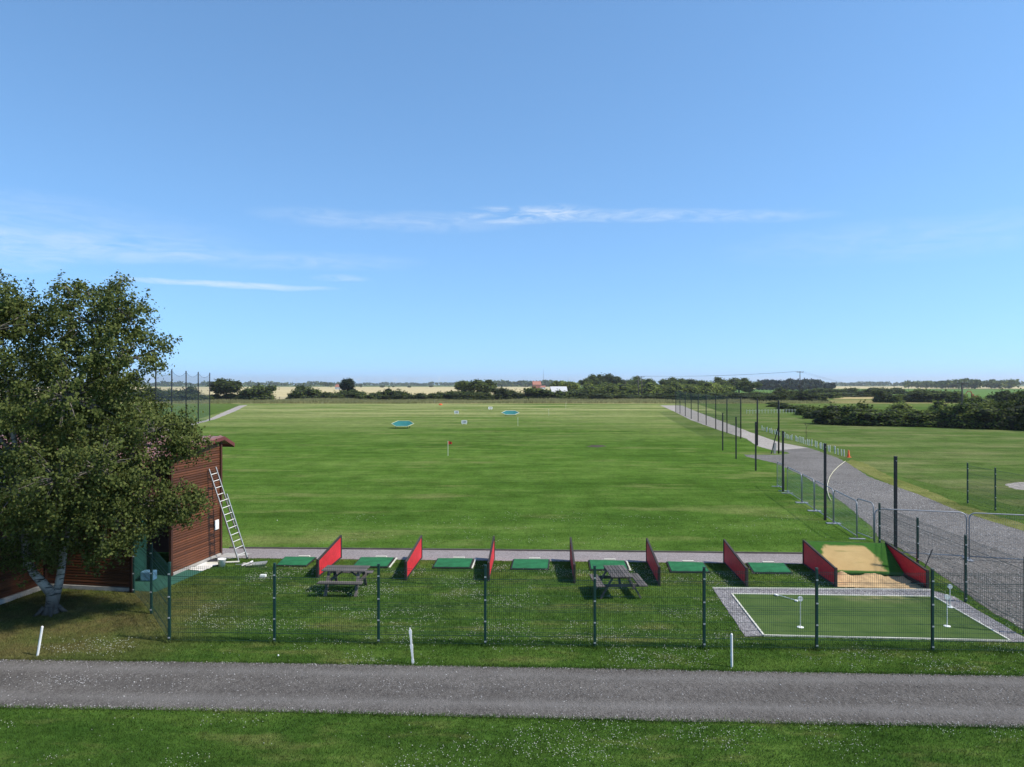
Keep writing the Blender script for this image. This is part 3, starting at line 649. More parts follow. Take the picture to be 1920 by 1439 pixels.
FP = [G(px, 1204 + (px - 318) * 18 / 1430) for px in front_px]; FP.append(FP[-1] + (FP[-1] - FP[-2]))
fence('green welded mesh fence running along the front of the tee lawn', FP)
fence('green mesh fence return from the front corner back to the hut', [FP[0], G(284, 1151), hutp(.12, -4.95)], first=False, wv=.003)
fence('green mesh fence between the putting green and gravel track', [Vector((13.35, 18.5, 0)), Vector((13.52, 21.2, 0)), Vector((13.66, 23.95, 0)), Vector((13.9, 26.9, 0))])
fence('green mesh fence standing on the side lawn beyond the track', [G(1814, 944), G(1866, 958), Vector((24.9, 33.9, 0))], H=2.1, post_h=1.1, wv=.0085)

# ------------------------------------------------------------------ white marker stakes
def stake(px, y0, y1, dx, label, worn=False):
    b = G(px, y1); h = (y1 - y0) / FPX * b.y
    m = MB(); n = 10; r = random.Random(px); w = .028
    top = Vector((dx, .02, h * 1.0))
    pts = [Vector((0, 0, -.05)).lerp(top, i / n) for i in range(n + 1)]
    if worn:
        for i in range(n):
            m.bar(pts[i], pts[i + 1], w * 1.7 + (r.uniform(-.008, .02) if i else 0), w * 1.3, (0, 1, 0))
        m.bar(pts[-1], pts[-1] + Vector((-.01, 0, .05)), w, w)
    else:
        m.tube(pts + [top + Vector((0, 0, .02))], [w] * (n + 1) + [w * .4], 8)
    t = tag(m.build('marker_stake', 'white', loc=b), label, 'stake', 'white marker stakes along the road')
stake(70, 1176, 1230, .11, 'white stake leaning right beside the road near the birch')
stake(775, 1182, 1246, -.075, 'rough-edged white stake leaning left at the middle of the verge', True)
stake(1372, 1190, 1251, .0, 'straight upright white stake in front of the putting green')

# ------------------------------------------------------------------ picnic tables
def picnic(loc, rz, label, L=1.38, W=.66, Hh=.72):
    t = thing('picnic_table', label, 'picnic table', loc, rz, 'dark picnic tables on the tee lawn')
    n = 6; pw = W / n
    pm = MB().box((0, 0, 0), (L, pw - .012, .035)).mesh('plank', 'table', bevel=.004)
    for i in range(n): link('plank', pm, t, (0, -W / 2 + pw * (i + .5), Hh - .0175 + (i % 2) * .002))
    sm = MB().box((0, 0, 0), (L, .082, .035)).mesh('seat_plank', 'table', bevel=.004)
    for s in (-1, 1):
        for k in range(3): link('seat_plank', sm, t, (0, s * (.56 + .09 * k), .43))
    for x in (-L / 2 + .22, L / 2 - .22):
        for s in (-1, 1): MB().bar((x, s * .22, Hh - .04), (x, s * .62, 0), .045, .09, (1, 0, 0)).build('leg', 'table', t)
        MB().bar((x + .045, -.76, .385), (x + .045, .76, .385), .04, .09).build('seat_bearer', 'table', t)
        MB().bar((x + .045, -.33, Hh - .08), (x + .045, .33, Hh - .08), .04, .08).build('top_bearer', 'table', t)
        MB().bar((x + (.08 if x < 0 else -.02), 0, .40), (x + (.42 if x < 0 else -.38), 0, Hh - .06), .04, .07, (0, 1, 0)).build('brace', 'table', t)
    return t
picnic(G(649, 1108), R(-3), 'dark picnic table near the leftmost red partition, seen from its long side')
picnic(G(1158, 1114), R(93), 'dark picnic table with plank top seen end on, behind the fence post')

# ------------------------------------------------------------------ red bay partitions and tee mats
def partition(fb, nb, hf, hn, parent=None, label=None, red_name='panel'):
    """sloping-topped red board between far point fb and near point nb"""
    if parent is None:
        base = (fb + nb) / 2; t = thing('bay_partition', label, 'partition', base, 0, 'red partitions between the tee mats')
    else: t, base = parent, Vector(parent.location)
    a, b = fb - base, nb - base; d = (b - a).normalized(); s = Vector((-d.y, d.x, 0))
    def quad_slab(p, q, z0p, z1p, z0q, z1q, w, nm, mt):
        vs = [p + s * w / 2 + Vector((0, 0, z0p)), q + s * w / 2 + Vector((0, 0, z0q)), q + s * w / 2 + Vector((0, 0, z1q)), p + s * w / 2 + Vector((0, 0, z1p))]
        vs += [v - s * w for v in vs]
        return MB().add(vs, [(0, 1, 2, 3), (7, 6, 5, 4), (0, 4, 5, 1), (1, 5, 6, 2), (2, 6, 7, 3), (3, 7, 4, 0)]).build(nm, mt, t)
    quad_slab(a + d * .05, b - d * .05, .07, hf - .05, .07, hn - .05, .03, red_name, 'red')
    MB().bar(a + Vector((0, 0, -.03)), a + Vector((0, 0, hf)), .09, .07, s).build('post', 'frame', t, bevel=.006)
    MB().bar(b + Vector((0, 0, -.03)), b + Vector((0, 0, hn + .01)), .09, .08, s).build('post', 'frame', t, bevel=.006)
    quad_slab(a + d * .045, b - d * .045, hf - .055, hf - .002, hn - .05, hn - .002, .065, 'top_rail', 'frame')
    quad_slab(a + d * .045, b - d * .045, .01, .075, .01, .075, .05, 'bottom_rail', 'frame')
    return t
DIV = [((639, 1047.5), (596, 1084)), ((790, 1048), (761, 1088)), ((926, 1049.5), (916, 1090)), ((1070, 1052), (1077, 1094)), ((1213, 1054), (1236, 1099)), ((1358, 1056.5), (1400, 1101))]
for i, (a, b) in enumerate(DIV):
    nm = ['leftmost red partition, right behind the left picnic table', 'second red partition from the left, between the second and third tee mats', 'third red partition from the left, seen nearly edge on',
          'fourth red partition from the left, thin dark edge on to the viewer', 'fifth red partition from the left, behind the right picnic table', 'sixth red partition, next to the mat beside the sand bunker'][i]
    partition(G(*a), G(*b), .87, .62, None, nm)
MATS = [((534, 1046.5), (594, 1047.5), (575, 1064), (517, 1063)), ((676, 1047.5), (741, 1048), (727, 1066), (660, 1065)), ((820, 1049.5), (889, 1050), (882, 1067.5), (810, 1067)), ((962, 1051), (1031, 1051.5), (1029, 1070), (957, 1069.5)),
        ((1103, 1052.5), (1172, 1054), (1179, 1072), (1106, 1071)), ((1249, 1055.5), (1320, 1057.5), (1332, 1075.5), (1257, 1075)), ((1399, 1057.5), (1471, 1059), (1487, 1077.5), (1412, 1077))]
for i, q in enumerate(MATS):
    c = [G(*p) for p in q]; base = (c[0] + c[1] + c[2] + c[3]) / 4; c = [p - base for p in c]
    t = thing('tee_mat', ORD[i] + ' green tee mat from the left in the row of bays', 'tee mat', base, 0, 'green tee mats in a row')
    MB().prism([(p.x * 1.0, p.y * 1.0) for p in reversed(c)], .014, .05).build('rubber_base', 'rubber', t, bevel=.006)
    k = Vector((.93, .95, 1)); MB().prism([(p.x * .93, p.y * .93) for p in reversed(c)], .05, .068).build('turf', 'mat', t, bevel=.004)
    f = (c[0] + c[1]) / 2; MB().box((f.x + .12, f.y + .05, .05), (.42, .10, .07)).box((f.x + .12, f.y + .02, .088), (.36, .03, .008)).build('ball_tray', 'cream', t, bevel=.006)
    if i in (1, 2, 4): 
        d = (c[2] - c[1]).normalized(); MB().bar(c[1] + Vector((.06, 0, .03)), c[2] + Vector((.06, 0, .03)), .05, .03).build('edge_batten', 'cream', t)

# ------------------------------------------------------------------ sand bunker box
def build_bunker():
    fl, nl, nr = G(1507, 1059.5), G(1567, 1101.5), G(1739, 1106); fr = Vector((nr.x + (fl.x - nl.x) , nr.y + (fl.y - nl.y) - .1, 0))
    base = (fl + nl + nr + fr) / 4; t = thing('sand_bunker', 'practice sand bunker with red side boards and sandy turf ramp', 'bunker', base)
    partition(fl, nl, .90, .62, t, red_name='side_board'); partition(fr, nr, .90, .62, t, red_name='side_board')
    a, b, c, d = fl - base, fr - base, nr - base, nl - base
    ex = (b - a).normalized(); 
    def lerp2(s, q): return a.lerp(b, s).lerp(d.lerp(c, s), q)
    v, f = [], []; nx, ny = 18, 12
    for j in range(ny + 1):
        for i in range(nx + 1):
            s, q = .02 + .96 * i / nx, .50 * j / ny; p = lerp2(s, q); z = .86 - (.86 - .15) * (q / .50) ** 1.05 + .012 * mnoise.noise(p * 3)
            v.append((p.x, p.y, z))
    for j in range(ny):
        for i in range(nx): k = j * (nx + 1) + i; f.append((k, k + 1, k + nx + 2, k + nx + 1))
    MB().add(v, f).build('turf_ramp', 'rampturf', t, True)
    p, q = lerp2(.02, .5), lerp2(.98, .5); MB().bar(p + Vector((0, 0, .11)), q + Vector((0, 0, .11)), .07, .09).build('ramp_lip', 'rampturf', t, bevel=.02)
    p, q = lerp2(.02, 0), lerp2(.98, 0); MB().bar(p + Vector((0, .03, .43)), q + Vector((0, .03, .43)), .03, .86).build('back_board', 'frame', t)
    v, f = [], []; nx, ny = 44, 26
    for j in range(ny + 1):
        for i in range(nx + 1):
            s, u = .015 + .97 * i / nx, .50 + .52 * j / ny; p = lerp2(s, u)
            z = .045 + .05 * mnoise.noise(p * 2.2) + .035 * mnoise.noise(p * 6.5) + .02 * mnoise.noise(p * 15) + .16 * math.exp(-((s - .24) / .07) ** 2 - ((u - .56) / .05) ** 2) + .09 * math.exp(-((s - .6) / .18) ** 2 - ((u - .54) / .05) ** 2)
            if u > .96: z = min(z, .03 + (1.02 - u) * .4)
            v.append((p.x, p.y, max(z, .018)))
    for j in range(ny):
        for i in range(nx): k = j * (nx + 1) + i; f.append((k, k + 1, k + nx + 2, k + nx + 1))
    MB().add(v, f).build('sand', 'sand', t, True)
    p = lerp2(0, .93) + Vector((.035, 0, .40)); MB().box(p, (.012, .2, .26)).build('notice', 'white', t)
    p, q = lerp2(.965, .02), lerp2(.965, .98); MB().bar(p + Vector((0, 0, .1)), q + Vector((0, 0, .1)), .05, .09).build('batten', 'frame', t)
build_bunker()
a, b = G(1722, 1092, .1), P(1748, 1031, 23.4)
rk = thing('bunker_rake', 'dark rake leaning upright on the right side of the bunker', 'rake', (a.x, a.y, 0))
MB().tube([Vector((0, 0, .1)), b - Vector((a.x, a.y, 0))], .02, 6).build('handle', 'black', rk)
MB().bar((-.25, 0, .08), (.25, 0, .08), .03, .04).build('head', 'black', rk)

# ------------------------------------------------------------------ putting green
pg = [G(1372, 1115.5), G(1751, 1120.5), G(1894, 1203.5), G(1432, 1193.5)]
gb = [G(1336, 1104), G(1745, 1107.5), G(1790, 1120), G(1935, 1205), G(1894, 1204.5), pg[3], G(1397, 1194.5)]
sheet('chippings_border', gb, .016, 'cobble', .02, .3)
m = MB().prism([(p.x, p.y) for p in reversed(pg)], .0, .03); o = m.build('putting_green', 'turf'); o['kind'] = 'structure'
for p, q in zip(pg, pg[1:] + pg[:1]):
    o = MB().bar(p + Vector((0, 0, .02)), q + Vector((0, 0, .02)), .045, .05).build('green_edging', 'cream'); o['kind'] = 'structure'
o = MB().bar(G(1336, 1104) + Vector((0, 0, .02)), G(1745, 1107.5) + Vector((0, 0, .02)), .04, .05).build('border_edging', 'cream'); o['kind'] = 'structure'
def pin(px, py, h, label, lying=None):
    b = G(px, py, .03); t = thing('putting_pin', label, 'golf pin', b, 0, 'white practice pins on the putting green')
    if lying:
        q = G(*lying, .05) - b; u = q.normalized()
        MB().tube([Vector((0, 0, .03)), q + Vector((0, 0, .02))], .011, 6).build('rod', 'white', t); MB().tube([Vector((0, 0, .01)), Vector((0, 0, .04))], .05, 10).build('disc', 'white', t)
        MB().bar(q + Vector((-.02, 0, .01)), q + u * .14 + Vector((0, 0, .01)), .07, .03).build('cup', 'white', t)
    else:
        MB().tube([(0, 0, 0), (0, 0, h)], .011, 6).build('rod', 'white', t)
        MB().tube([(0, -.012, h - .02), (0, .012, h - .02)], .068, 16).build('disc', 'white', t)
        MB().lathe([(.085, .0), (.085, .012), (.05, .018)], 14).build('cup', 'white', t)
pin(1500.5, 1176.5, .78, 'white pin on the left half of the putting green')
pin(1775.5, 1174.5, .80, 'white pin on the right half of the putting green')
pin(1781, 1139, .62, 'white pin standing just outside the green beside the gravel track')
pin(1493, 1128, 0, 'white pin lying flat across the far left of the green', (1460, 1117.5))

# ------------------------------------------------------------------ temporary steel fence panels
def heras(p, q, H, label, group, foot=True, inset=0):
    d = q - p; L = d.length; t = thing('steel_fence_panel', label, 'fence panel', p, math.atan2(d.y, d.x), group)
    r = .22; path = [Vector((0, 0, .04))] + [Vector((r - r * math.cos(a), 0, H - r + r * math.sin(a))) for a in np.linspace(0, math.pi / 2, 6)] + [Vector((L - r + r * math.sin(a), 0, H - r + r * math.cos(a))) for a in np.linspace(0, math.pi / 2, 6)] + [Vector((L, 0, .04))]
    MB().tube(path, .022, 8).build('frame_tube', 'steel', t, True)
    MB().tube([(0, 0, .14), (L, 0, .14)], .019, 6).build('bottom_rail', 'steel', t, True)
    MB().tube([(L * .5, 0, .14), (L * .5, 0, H)], .013, 6).build('mid_bar', 'steel', t, True) if L > 4.5 else None
    m = MB(); n = int(L / .07)
    for i in range(1, n): m.bar((L * i / n, 0, .14), (L * i / n, 0, H - .02), .003, .003)
    for z in np.arange(.3, H - .05, .22): m.bar((.02, 0, z), (L - .02, 0, z), .003, .003)
    m.build('wire_mesh', 'steel', t)
    for x in (.0, L) if foot else ():
        MB().bar((x, -.32, .025), (x, .32, .025), .12, .045).build('foot', 'steel', t, bevel=.008)
hy_ = lambda px: 912 + (px - 1455) * .656
for i, (a, b) in enumerate([(1457, 1470), (1476, 1502.5), (1504, 1526), (1527.5, 1562), (1563.5, 1607)]):
    heras(G(a, hy_(a)), G(b, hy_(b)), 1.6, ['farthest silver panel in the row of steel barriers along the range', 'second farthest silver panel in the row of steel barriers', 'middle silver panel in the row of steel barriers', 'second nearest silver panel in the row of steel barriers', 'nearest straight silver panel in the row, behind the sand bunker'][i], 'silver barrier panels along the range edge')
heras(G(1606, 1004), G(1638, 1017), 1.6, 'last silver panel, turned aside at the near end of the row', 'silver barrier panels along the range edge', False)
heras(G(1640, 1040), G(1812, 1050), 1.75, 'silver barrier panel closing the gravel track beside the green fence', 'silver barrier panels across the track')
heras(G(1817, 1050.5), G(1817, 1050.5) + (G(1812, 1050) - G(1640, 1040)) * 1.1, 1.75, 'silver barrier panel cut by the right edge of the photograph', 'silver barrier panels across the track')

# ------------------------------------------------------------------ bare black poles, nets, cone, hose, tree guards
POLES = [(1355, 775, 845), (1380, 781, 861), (1417, 791, 883), (1468, 806, 922), (1547, 830, 976), (1679, 866, 1031)]
for i, (px, y0, y1) in enumerate(POLES):
    b = G(px, y1); h = 3.65
    m = MB().box((0, 0, h / 2), (.10, .10, h)).box((0, 0, h + .01), (.11, .11, .03))
    o = m.build('black_pole', 'black', loc=b, bevel=.006)
    tag(o, ['farthest bare black pole on the range edge', 'second farthest bare black pole on the range edge', 'third farthest bare black pole, left of the steel barriers', 'bare black pole at the far end of the steel barriers', 'bare black pole amid the steel barriers', 'nearest and thickest bare black pole, right behind the bunker'][i], 'pole', 'black poles without a net')
    if i >= 0: MB().tube([(0, -.056, h - .15), (0, -.09, h - .15)], .018, 6).build('eye_bolt', 'steel', o)
def net_line(label, pts, H, mat, sag, z0=.0, pole_r=.09, extra=None, brace=None):
    t = thing('net_fence', label, 'net fence', pts[0][0])
    O = pts[0][0]
    for p, h in pts: MB().lathe([(pole_r, -.1), (pole_r, h), (pole_r * .7, h + .03)], 8).build('pole', 'black', t, True, loc=p - O)
    for (p, h), (q, g) in zip(pts[:-1], pts[1:]):
        v, f = [], []; n = 10
        for i in range(n + 1):
            s = i / n; a = (p - O).lerp(q - O, s); zt = (h + (g - h) * s) * .985 - sag * 4 * s * (1 - s)
            v += [(a.x, a.y, z0), (a.x, a.y, zt)]
        for i in range(n): f.append((2 * i, 2 * i + 2, 2 * i + 3, 2 * i + 1))
        MB().add(v, f).build('netting', mat, t); 
        MB().tube([(x, y, z) for x, y, z in v[1::2]], .02, 4).build('head_rope', 'black', t)
    return t, O
net_line('tall black net with sagging top left of the range', [(Vector((-54.0, 127, 0)), 8.55), (Vector((-52.3, 118.5, 0)), 8.55), (Vector((-50.2, 109.5, 0)), 8.55), (Vector((-48.0, 100.3, 0)), 8.6), (Vector((-45.6, 91, 0)), 8.6)], 8.5, 'net_l', .75)
RN = [(1267, 773), (1275, 776.5), (1285, 781), (1296, 786), (1309, 791), (1324, 797.5), (1342, 805), (1363, 813), (1389, 823)]
pts = [(G(*p), 4.9) for p in RN]
net_line('green net fence on close-set poles along the far track', pts, 4.9, 'net_r', .08, pole_r=.07)
for i, (px, py) in enumerate([(1420, 836), (1460, 851)]):
    b = G(px, py); t = thing('net_pole', ['tall net pole without netting beside the track', 'tall braced net pole at the track entrance'][i], 'pole', b, 0, 'net poles along the track')
    MB().lathe([(.08, -.1), (.08, 4.95), (.05, 5.0)], 8).build('pole', 'black', t, True)
    if i: MB().tube([(-.75, -.1, -.05), (-.02, 0, 2.6)], .045, 6).build('brace', 'black', t); MB().box((-.35, .05, .5), (.2, .2, 1.0)).build('plinth', 'concrete', t)
c = thing('traffic_cone', 'orange traffic cone at the end of the tree guard row', 'cone', G(1591, 858))
MB().lathe([(.14, .03), (.12, .1), (.05, .62), (.035, .66)], 14).build('cone_body', 'orange', c, True); MB().box((0, 0, .018), (.36, .36, .035)).build('base', 'orange', c, bevel=.01)
hp = [(1585, 866), (1572, 876), (1562, 886), (1555, 897), (1551.5, 909), (1551, 921), (1554, 932), (1558, 940)]
hpts = [G(*p) for p in hp]; m = MB(); m.tube([p - hpts[0] + Vector((0, 0, .05)) for p in hpts], .022, 6); o = m.build('hose', 'hose', loc=hpts[0], smooth=True); tag(o, 'pale hose curving across the gravel track', 'hose')
gm = MB().lathe([(.05, 0), (.055, .55), (.045, .56)], 7).mesh('tree_guard', 'guard'); ga, gb_ = G(1583, 856), G(1428, 807)
for i in range(46):
    s = i / 45; p = ga.lerp(gb_, s) + Vector((random.uniform(-.12, .12), random.uniform(-.1, .1), 0)); o = link('tree_guard', gm, None, p); o.scale = (1, 1, random.uniform(.8, 1.25)); o.rotation_euler = (random.uniform(-.08, .08), random.uniform(-.08, .08), 0)
    tag(o, 'small pale tree guard in the row running back from the cone', 'tree guard', 'row of pale tree guards')
sp_ = thing('sapling', 'thin bare young sapling beside the tree guards', 'sapling', G(1511, 828))
m = MB(); m.tube([(0, 0, 0), (.05, 0, 1.0), (0, 0, 2.2)], [.03, .02, .008], 5); r = random.Random(3)
for i in range(14): z = r.uniform(.5, 2.1); a = r.uniform(0, 6.3); m.tube([(.03, 0, z), (.03 + .35 * math.cos(a), .35 * math.sin(a), z + .35)], [.01, .004], 4)
m.build('stem', 'bark_d', sp_)
tf = thing('stake_fence', 'low row of pale stakes crossing the lawn behind the nets', 'fence', G(1400, 776)); m_ = MB().box((0, 0, .45), (.08, .08, .9)).mesh('post', 'guard')
fa, fb = G(1400, 776) , G(1540, 774)
for i in range(26): link('post', m_, tf, (fb - fa) * (i / 25))
MB().bar((0, 0, .7), (fb - fa) + Vector((0, 0, .7)), .03, .04).build('rail', 'guard', tf)

# ------------------------------------------------------------------ range targets, distance boards, flags
def target(px, py, wpx, label, rim):
    b = G(px, py); w = wpx / FPX * b.y; t = thing('target_net', label, 'golf target', b, 0, 'turquoise target nets on the range')
    hx = w / 2; dy = .95; ring = []
    for x, s in ((-hx, 0), (-hx * .52, 1), (hx * .52, 1), (hx, 0), (hx * .52, -1), (-hx * .52, -1)): ring.append(Vector((x, s * dy, .70 + s * .36)))
    cen = Vector((0, .0, .56)); inner = [cen.lerp(p, .5) - Vector((0, 0, .06)) for p in ring]
    MB().add(ring + inner + [cen - Vector((0, 0, .1))], [(i, (i + 1) % 6, 6 + (i + 1) % 6, 6 + i) for i in range(6)] + [(6 + i, 6 + (i + 1) % 6, 12) for i in range(6)]).build('net', 'teal', t)
    for i in range(6): MB().tube([ring[i], ring[(i + 1) % 6]], .045, 6).build('rim_tube', rim, t)
    for i in (1, 2, 4, 5): MB().tube([ring[i], (ring[i].x, ring[i].y, 0)], .04, 6).build('leg', 'black', t)
    for i in (4, 5): MB().tube([ring[i] - Vector((0, .05, 0)), ring[6 - i] + Vector((0, 0, .12))] if False else [ring[i], ring[i] + Vector((0, 0, .01))], .07, 6).build('joint', 'black', t)
target(755, 803.5, 42, 'turquoise hexagonal target net with yellow rim, the nearer left one', 'rim')
target(957, 780.5, 33, 'turquoise hexagonal target net with white rim, the farther right one', 'cream')
def board(px, py, w, h, txt, label, rz=0):
    b = G(px, py); t = thing('distance_board', label, 'sign', b, rz, 'white distance boards on the range')
    poly = []; r = .1
    for cx, cz, a0 in ((w / 2 - r, h / 2 - r, 0), (-w / 2 + r, h / 2 - r, 90), (-w / 2 + r, -h / 2 + r, 180), (w / 2 - r, -h / 2 + r, 270)):
        poly += [(cx + r * math.cos(R(a0 + k * 30)), cz + r * math.sin(R(a0 + k * 30))) for k in range(4)]
    n = len(poly); z = h / 2 + .18
    MB().add([(x, -.02, zz + z) for x, zz in poly] + [(x, .02, zz + z) for x, zz in poly], [tuple(range(n)), tuple(reversed(range(n, 2 * n)))] + [(i, n + i, n + (i + 1) % n, (i + 1) % n) for i in range(n)]).build('board', 'white', t)
    for x in (-w * .32, w * .32): MB().box((x, .04, h * .45), (.05, .05, h * .9)).build('post', 'white', t)
    cu = bpy.data.curves.new('lettering', 'FONT'); cu.body = txt; cu.size = h * .72; cu.align_x = 'CENTER'; cu.align_y = 'CENTER'; cu.extrude = .004; cu.materials.append(M['ink'])
    tmp = bpy.data.objects.new('lettering', cu); me = bpy.data.meshes.new_from_object(tmp); bpy.data.objects.remove(tmp); me.materials.clear(); me.materials.append(M['ink'])
    o = link('lettering', me, t, (0, -.03, z)); o.rotation_euler = (R(90), 0, 0)
board(870.5, 797, .92, .56, '100', 'nearest white distance board, right of the left target net')
board(856, 777.5, 1.0, .62, '150', 'middle white distance board, standing left of the nearest board')
board(919.5, 769, 1.05, .62, '200', 'farthest white distance board, turned slightly', R(14))
def flagpole(px, py, h, label, flag=None):
    b = G(px, py); t = thing('range_flag' if flag else 'marker_pole', label, 'flag' if flag else 'pole', b)
    MB().tube([(0, 0, 0), (.0, 0, h)], .022, 6).build('pole', 'cream', t)
    if flag:
        v = []; 
        for i in range(5): x = .03 + .085 * i; v += [(x, .03 * math.sin(i * 1.4), h - .02 - .02 * i), (x, .03 * math.sin(i * 1.4 + .4), h - .32 + .01 * i)]
        MB().add(v, [(2 * i, 2 * i + 2, 2 * i + 3, 2 * i + 1) for i in range(4)]).build('flag_cloth', 'flag', t)
    else: MB().lathe([(.045, h), (.045, h + .06), (.02, h + .08)], 6).build('cap', 'white', t)
flagpole(840, 855, 1.35, 'red flag on a thin white pole mid range', True)
for px, py, h, lb in [(971, 799, 1.2, 'slim white pole below the farther target net'), (1061, 767.5, 1.6, 'slim white pole on the far right of the range'), (1029, 780, 1.3, 'slim pale pole between the target net and far right pole'), (815, 757.5, 1.2, 'slim white pole at the far rough edge')]: flagpole(px, py, h, lb)
o = MB().lathe([(.55, 0), (.6, .2), (.35, .42), (.1, .5)], 9).build('orange_marker', 'orange', loc=G(826, 760)); tag(o, 'small orange marker mound at the far edge of the range', 'marker')

bm_ = MB().lathe([(.004, 0), (.016, .006), (.0215, .0215), (.016, .037), (.004, .043)], 8).mesh('golf_ball', 'white', True)
for p, lb in ((G(520, 978), 'white golf ball lying on the range left of the first partition'), (G(522, 1233), 'white golf ball on the verge near the road edge')): tag(link('golf_ball', bm_, None, p + Vector((0, 0, .03))), lb, 'golf ball')
# ------------------------------------------------------------------ hedges, shrubs and trees
def veg_mesh(name, seed, n, size, mat, kind='bush'):
    r = np.random.default_rng(seed); pts = []; core = MB()
    if kind == 'bush':
        nb = 15; blobs = []
        for i in range(nb):
            a = r.uniform(0, 6.28); e = r.uniform(.0, 1.0); rad = .36 * math.sqrt(r.uniform(0, 1)); blobs.append((rad * math.cos(a), rad * math.sin(a), .16 + (.68 - .5 * rad) * e, r.uniform(.13, .22)))
        blobs += [(.3 * math.cos(q), .3 * math.sin(q), .14, .2) for q in (0, 1.05, 2.1, 3.14, 4.2, 5.2)]
        blobs.append((0, 0, .45, .3)); lim = (.0, 1.05)
    elif kind == 'tree':
        blobs = [(0, 0, .62, .28)]
        for i in range(16):
            d = r.normal(size=3); d /= np.linalg.norm(d); blobs.append((d[0] * .3, d[1] * .3, .62 + d[2] * .24, r.uniform(.11, .19)))
        lim = (.14, 1.05)
    elif kind == 'umbrella':
        blobs = []
        for i in range(24):
            a = r.uniform(0, 6.28); rad = .40 * math.sqrt(r.uniform(0, 1)); blobs.append((rad * math.cos(a), rad * math.sin(a), .86 - 2.0 * rad * rad - r.uniform(0, .22), r.uniform(.10, .17)))
        lim = (.3, 1.05)
    elif kind == 'conifer':
        blobs = []
        for i in range(18):
            z = .1 + .8 * i / 18; a = r.uniform(0, 6.28); q = .26 * (1.05 - z) ** .5; blobs.append((q * math.cos(a), q * math.sin(a), z, r.uniform(.12, .2)))
        lim = (.05, 1.05)
    w = np.array([b[3] ** 2 for b in blobs]); w /= w.sum(); pick = r.choice(len(blobs), n, p=w); B = np.array(blobs)[pick]
    d = r.normal(size=(n, 3)); d /= np.linalg.norm(d, axis=1, keepdims=True)
    c = B[:, :3] + d * (B[:, 3:] * r.uniform(.72, 1.06, (n, 1)) * (1 + .12 * r.normal(size=(n, 1))))
    fc = d + np.array([0, 0, .25]); kk = (c[:, 2] > lim[0]) & (c[:, 2] < lim[1]); c, fc = c[kk], fc[kk]
    if kind == 'bush':
        hi = c[c[:, 2] > .3]; sp = hi[r.integers(0, len(hi), 60)]       # upright shoots break the outline
        for k in range(5): c = np.concatenate([c, sp + np.array([0, 0, .03 + .028 * k]) + r.normal(size=sp.shape) * .012]); fc = np.concatenate([fc, r.normal(size=sp.shape) + np.array([0, 0, .6])])
    V, F = leaves(c, size, r, .2, .8, fc, .6)
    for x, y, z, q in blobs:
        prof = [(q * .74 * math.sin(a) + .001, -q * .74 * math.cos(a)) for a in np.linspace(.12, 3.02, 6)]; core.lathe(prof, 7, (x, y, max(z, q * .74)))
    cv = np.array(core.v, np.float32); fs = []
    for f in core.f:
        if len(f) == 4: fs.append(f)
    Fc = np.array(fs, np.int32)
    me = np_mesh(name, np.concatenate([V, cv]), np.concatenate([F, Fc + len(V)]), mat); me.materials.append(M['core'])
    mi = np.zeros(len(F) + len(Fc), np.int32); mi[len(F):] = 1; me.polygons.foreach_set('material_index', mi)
    return me
VM = {}
for k in range(4): VM['dark%d' % k] = veg_mesh('foliage', 20 + k, 3000, .058, 'lf_dark')
for k in range(3): VM['mid%d' % k] = veg_mesh('foliage', 30 + k, 2800, .06, 'lf_mid')
for k in range(2): VM['light%d' % k] = veg_mesh('foliage', 40 + k, 2400, .06, 'lf_light')
for k in range(2): VM['tree%d' % k] = veg_mesh('crown', 50 + k, 2600, .055, 'lf_dark', 'tree')
for k in range(2): VM['ltree%d' % k] = veg_mesh('crown', 60 + k, 2600, .055, 'lf_light', 'tree')
for k in range(2): VM['mtree%d' % k] = veg_mesh('crown', 65 + k, 2600, .055, 'lf_mid', 'tree')
VM['umbrella0'] = veg_mesh('crown', 70, 2600, .042, 'lf_dark', 'umbrella'); VM['conifer0'] = veg_mesh('crown', 72, 2600, .06, 'lf_conifer', 'conifer')
def stem_mesh(kind):
    m = MB()
    if kind == 'bush':
        for i in range(4): a = i * 1.6; m.tube([(.02 * math.cos(a), .02 * math.sin(a), 0), (.12 * math.cos(a), .12 * math.sin(a), .45)], [.014, .006], 5)
    elif kind == 'umbrella':
        m.tube([(0, 0, 0), (.0, 0, .22)], [.03, .024], 7)
        for i in range(6): a = i * 1.05; m.tube([(0, 0, .18), (.12 * math.cos(a), .12 * math.sin(a), .45), (.3 * math.cos(a), .3 * math.sin(a), .72)], [.018, .013, .005], 5)
    else:
        m.tube([(0, 0, 0), (.01, 0, .3), (0, 0, .7)], [.03, .022, .01], 7)
        for i in range(5): a = i * 1.26; m.tube([(0, 0, .3 + .04 * i), (.16 * math.cos(a), .16 * math.sin(a), .6)], [.012, .004], 5)
    return m.mesh('stem', 'bark_d')
ST = {'bush': stem_mesh('bush'), 'tree': stem_mesh('tree'), 'umbrella': stem_mesh('umbrella')}
cnt = {}
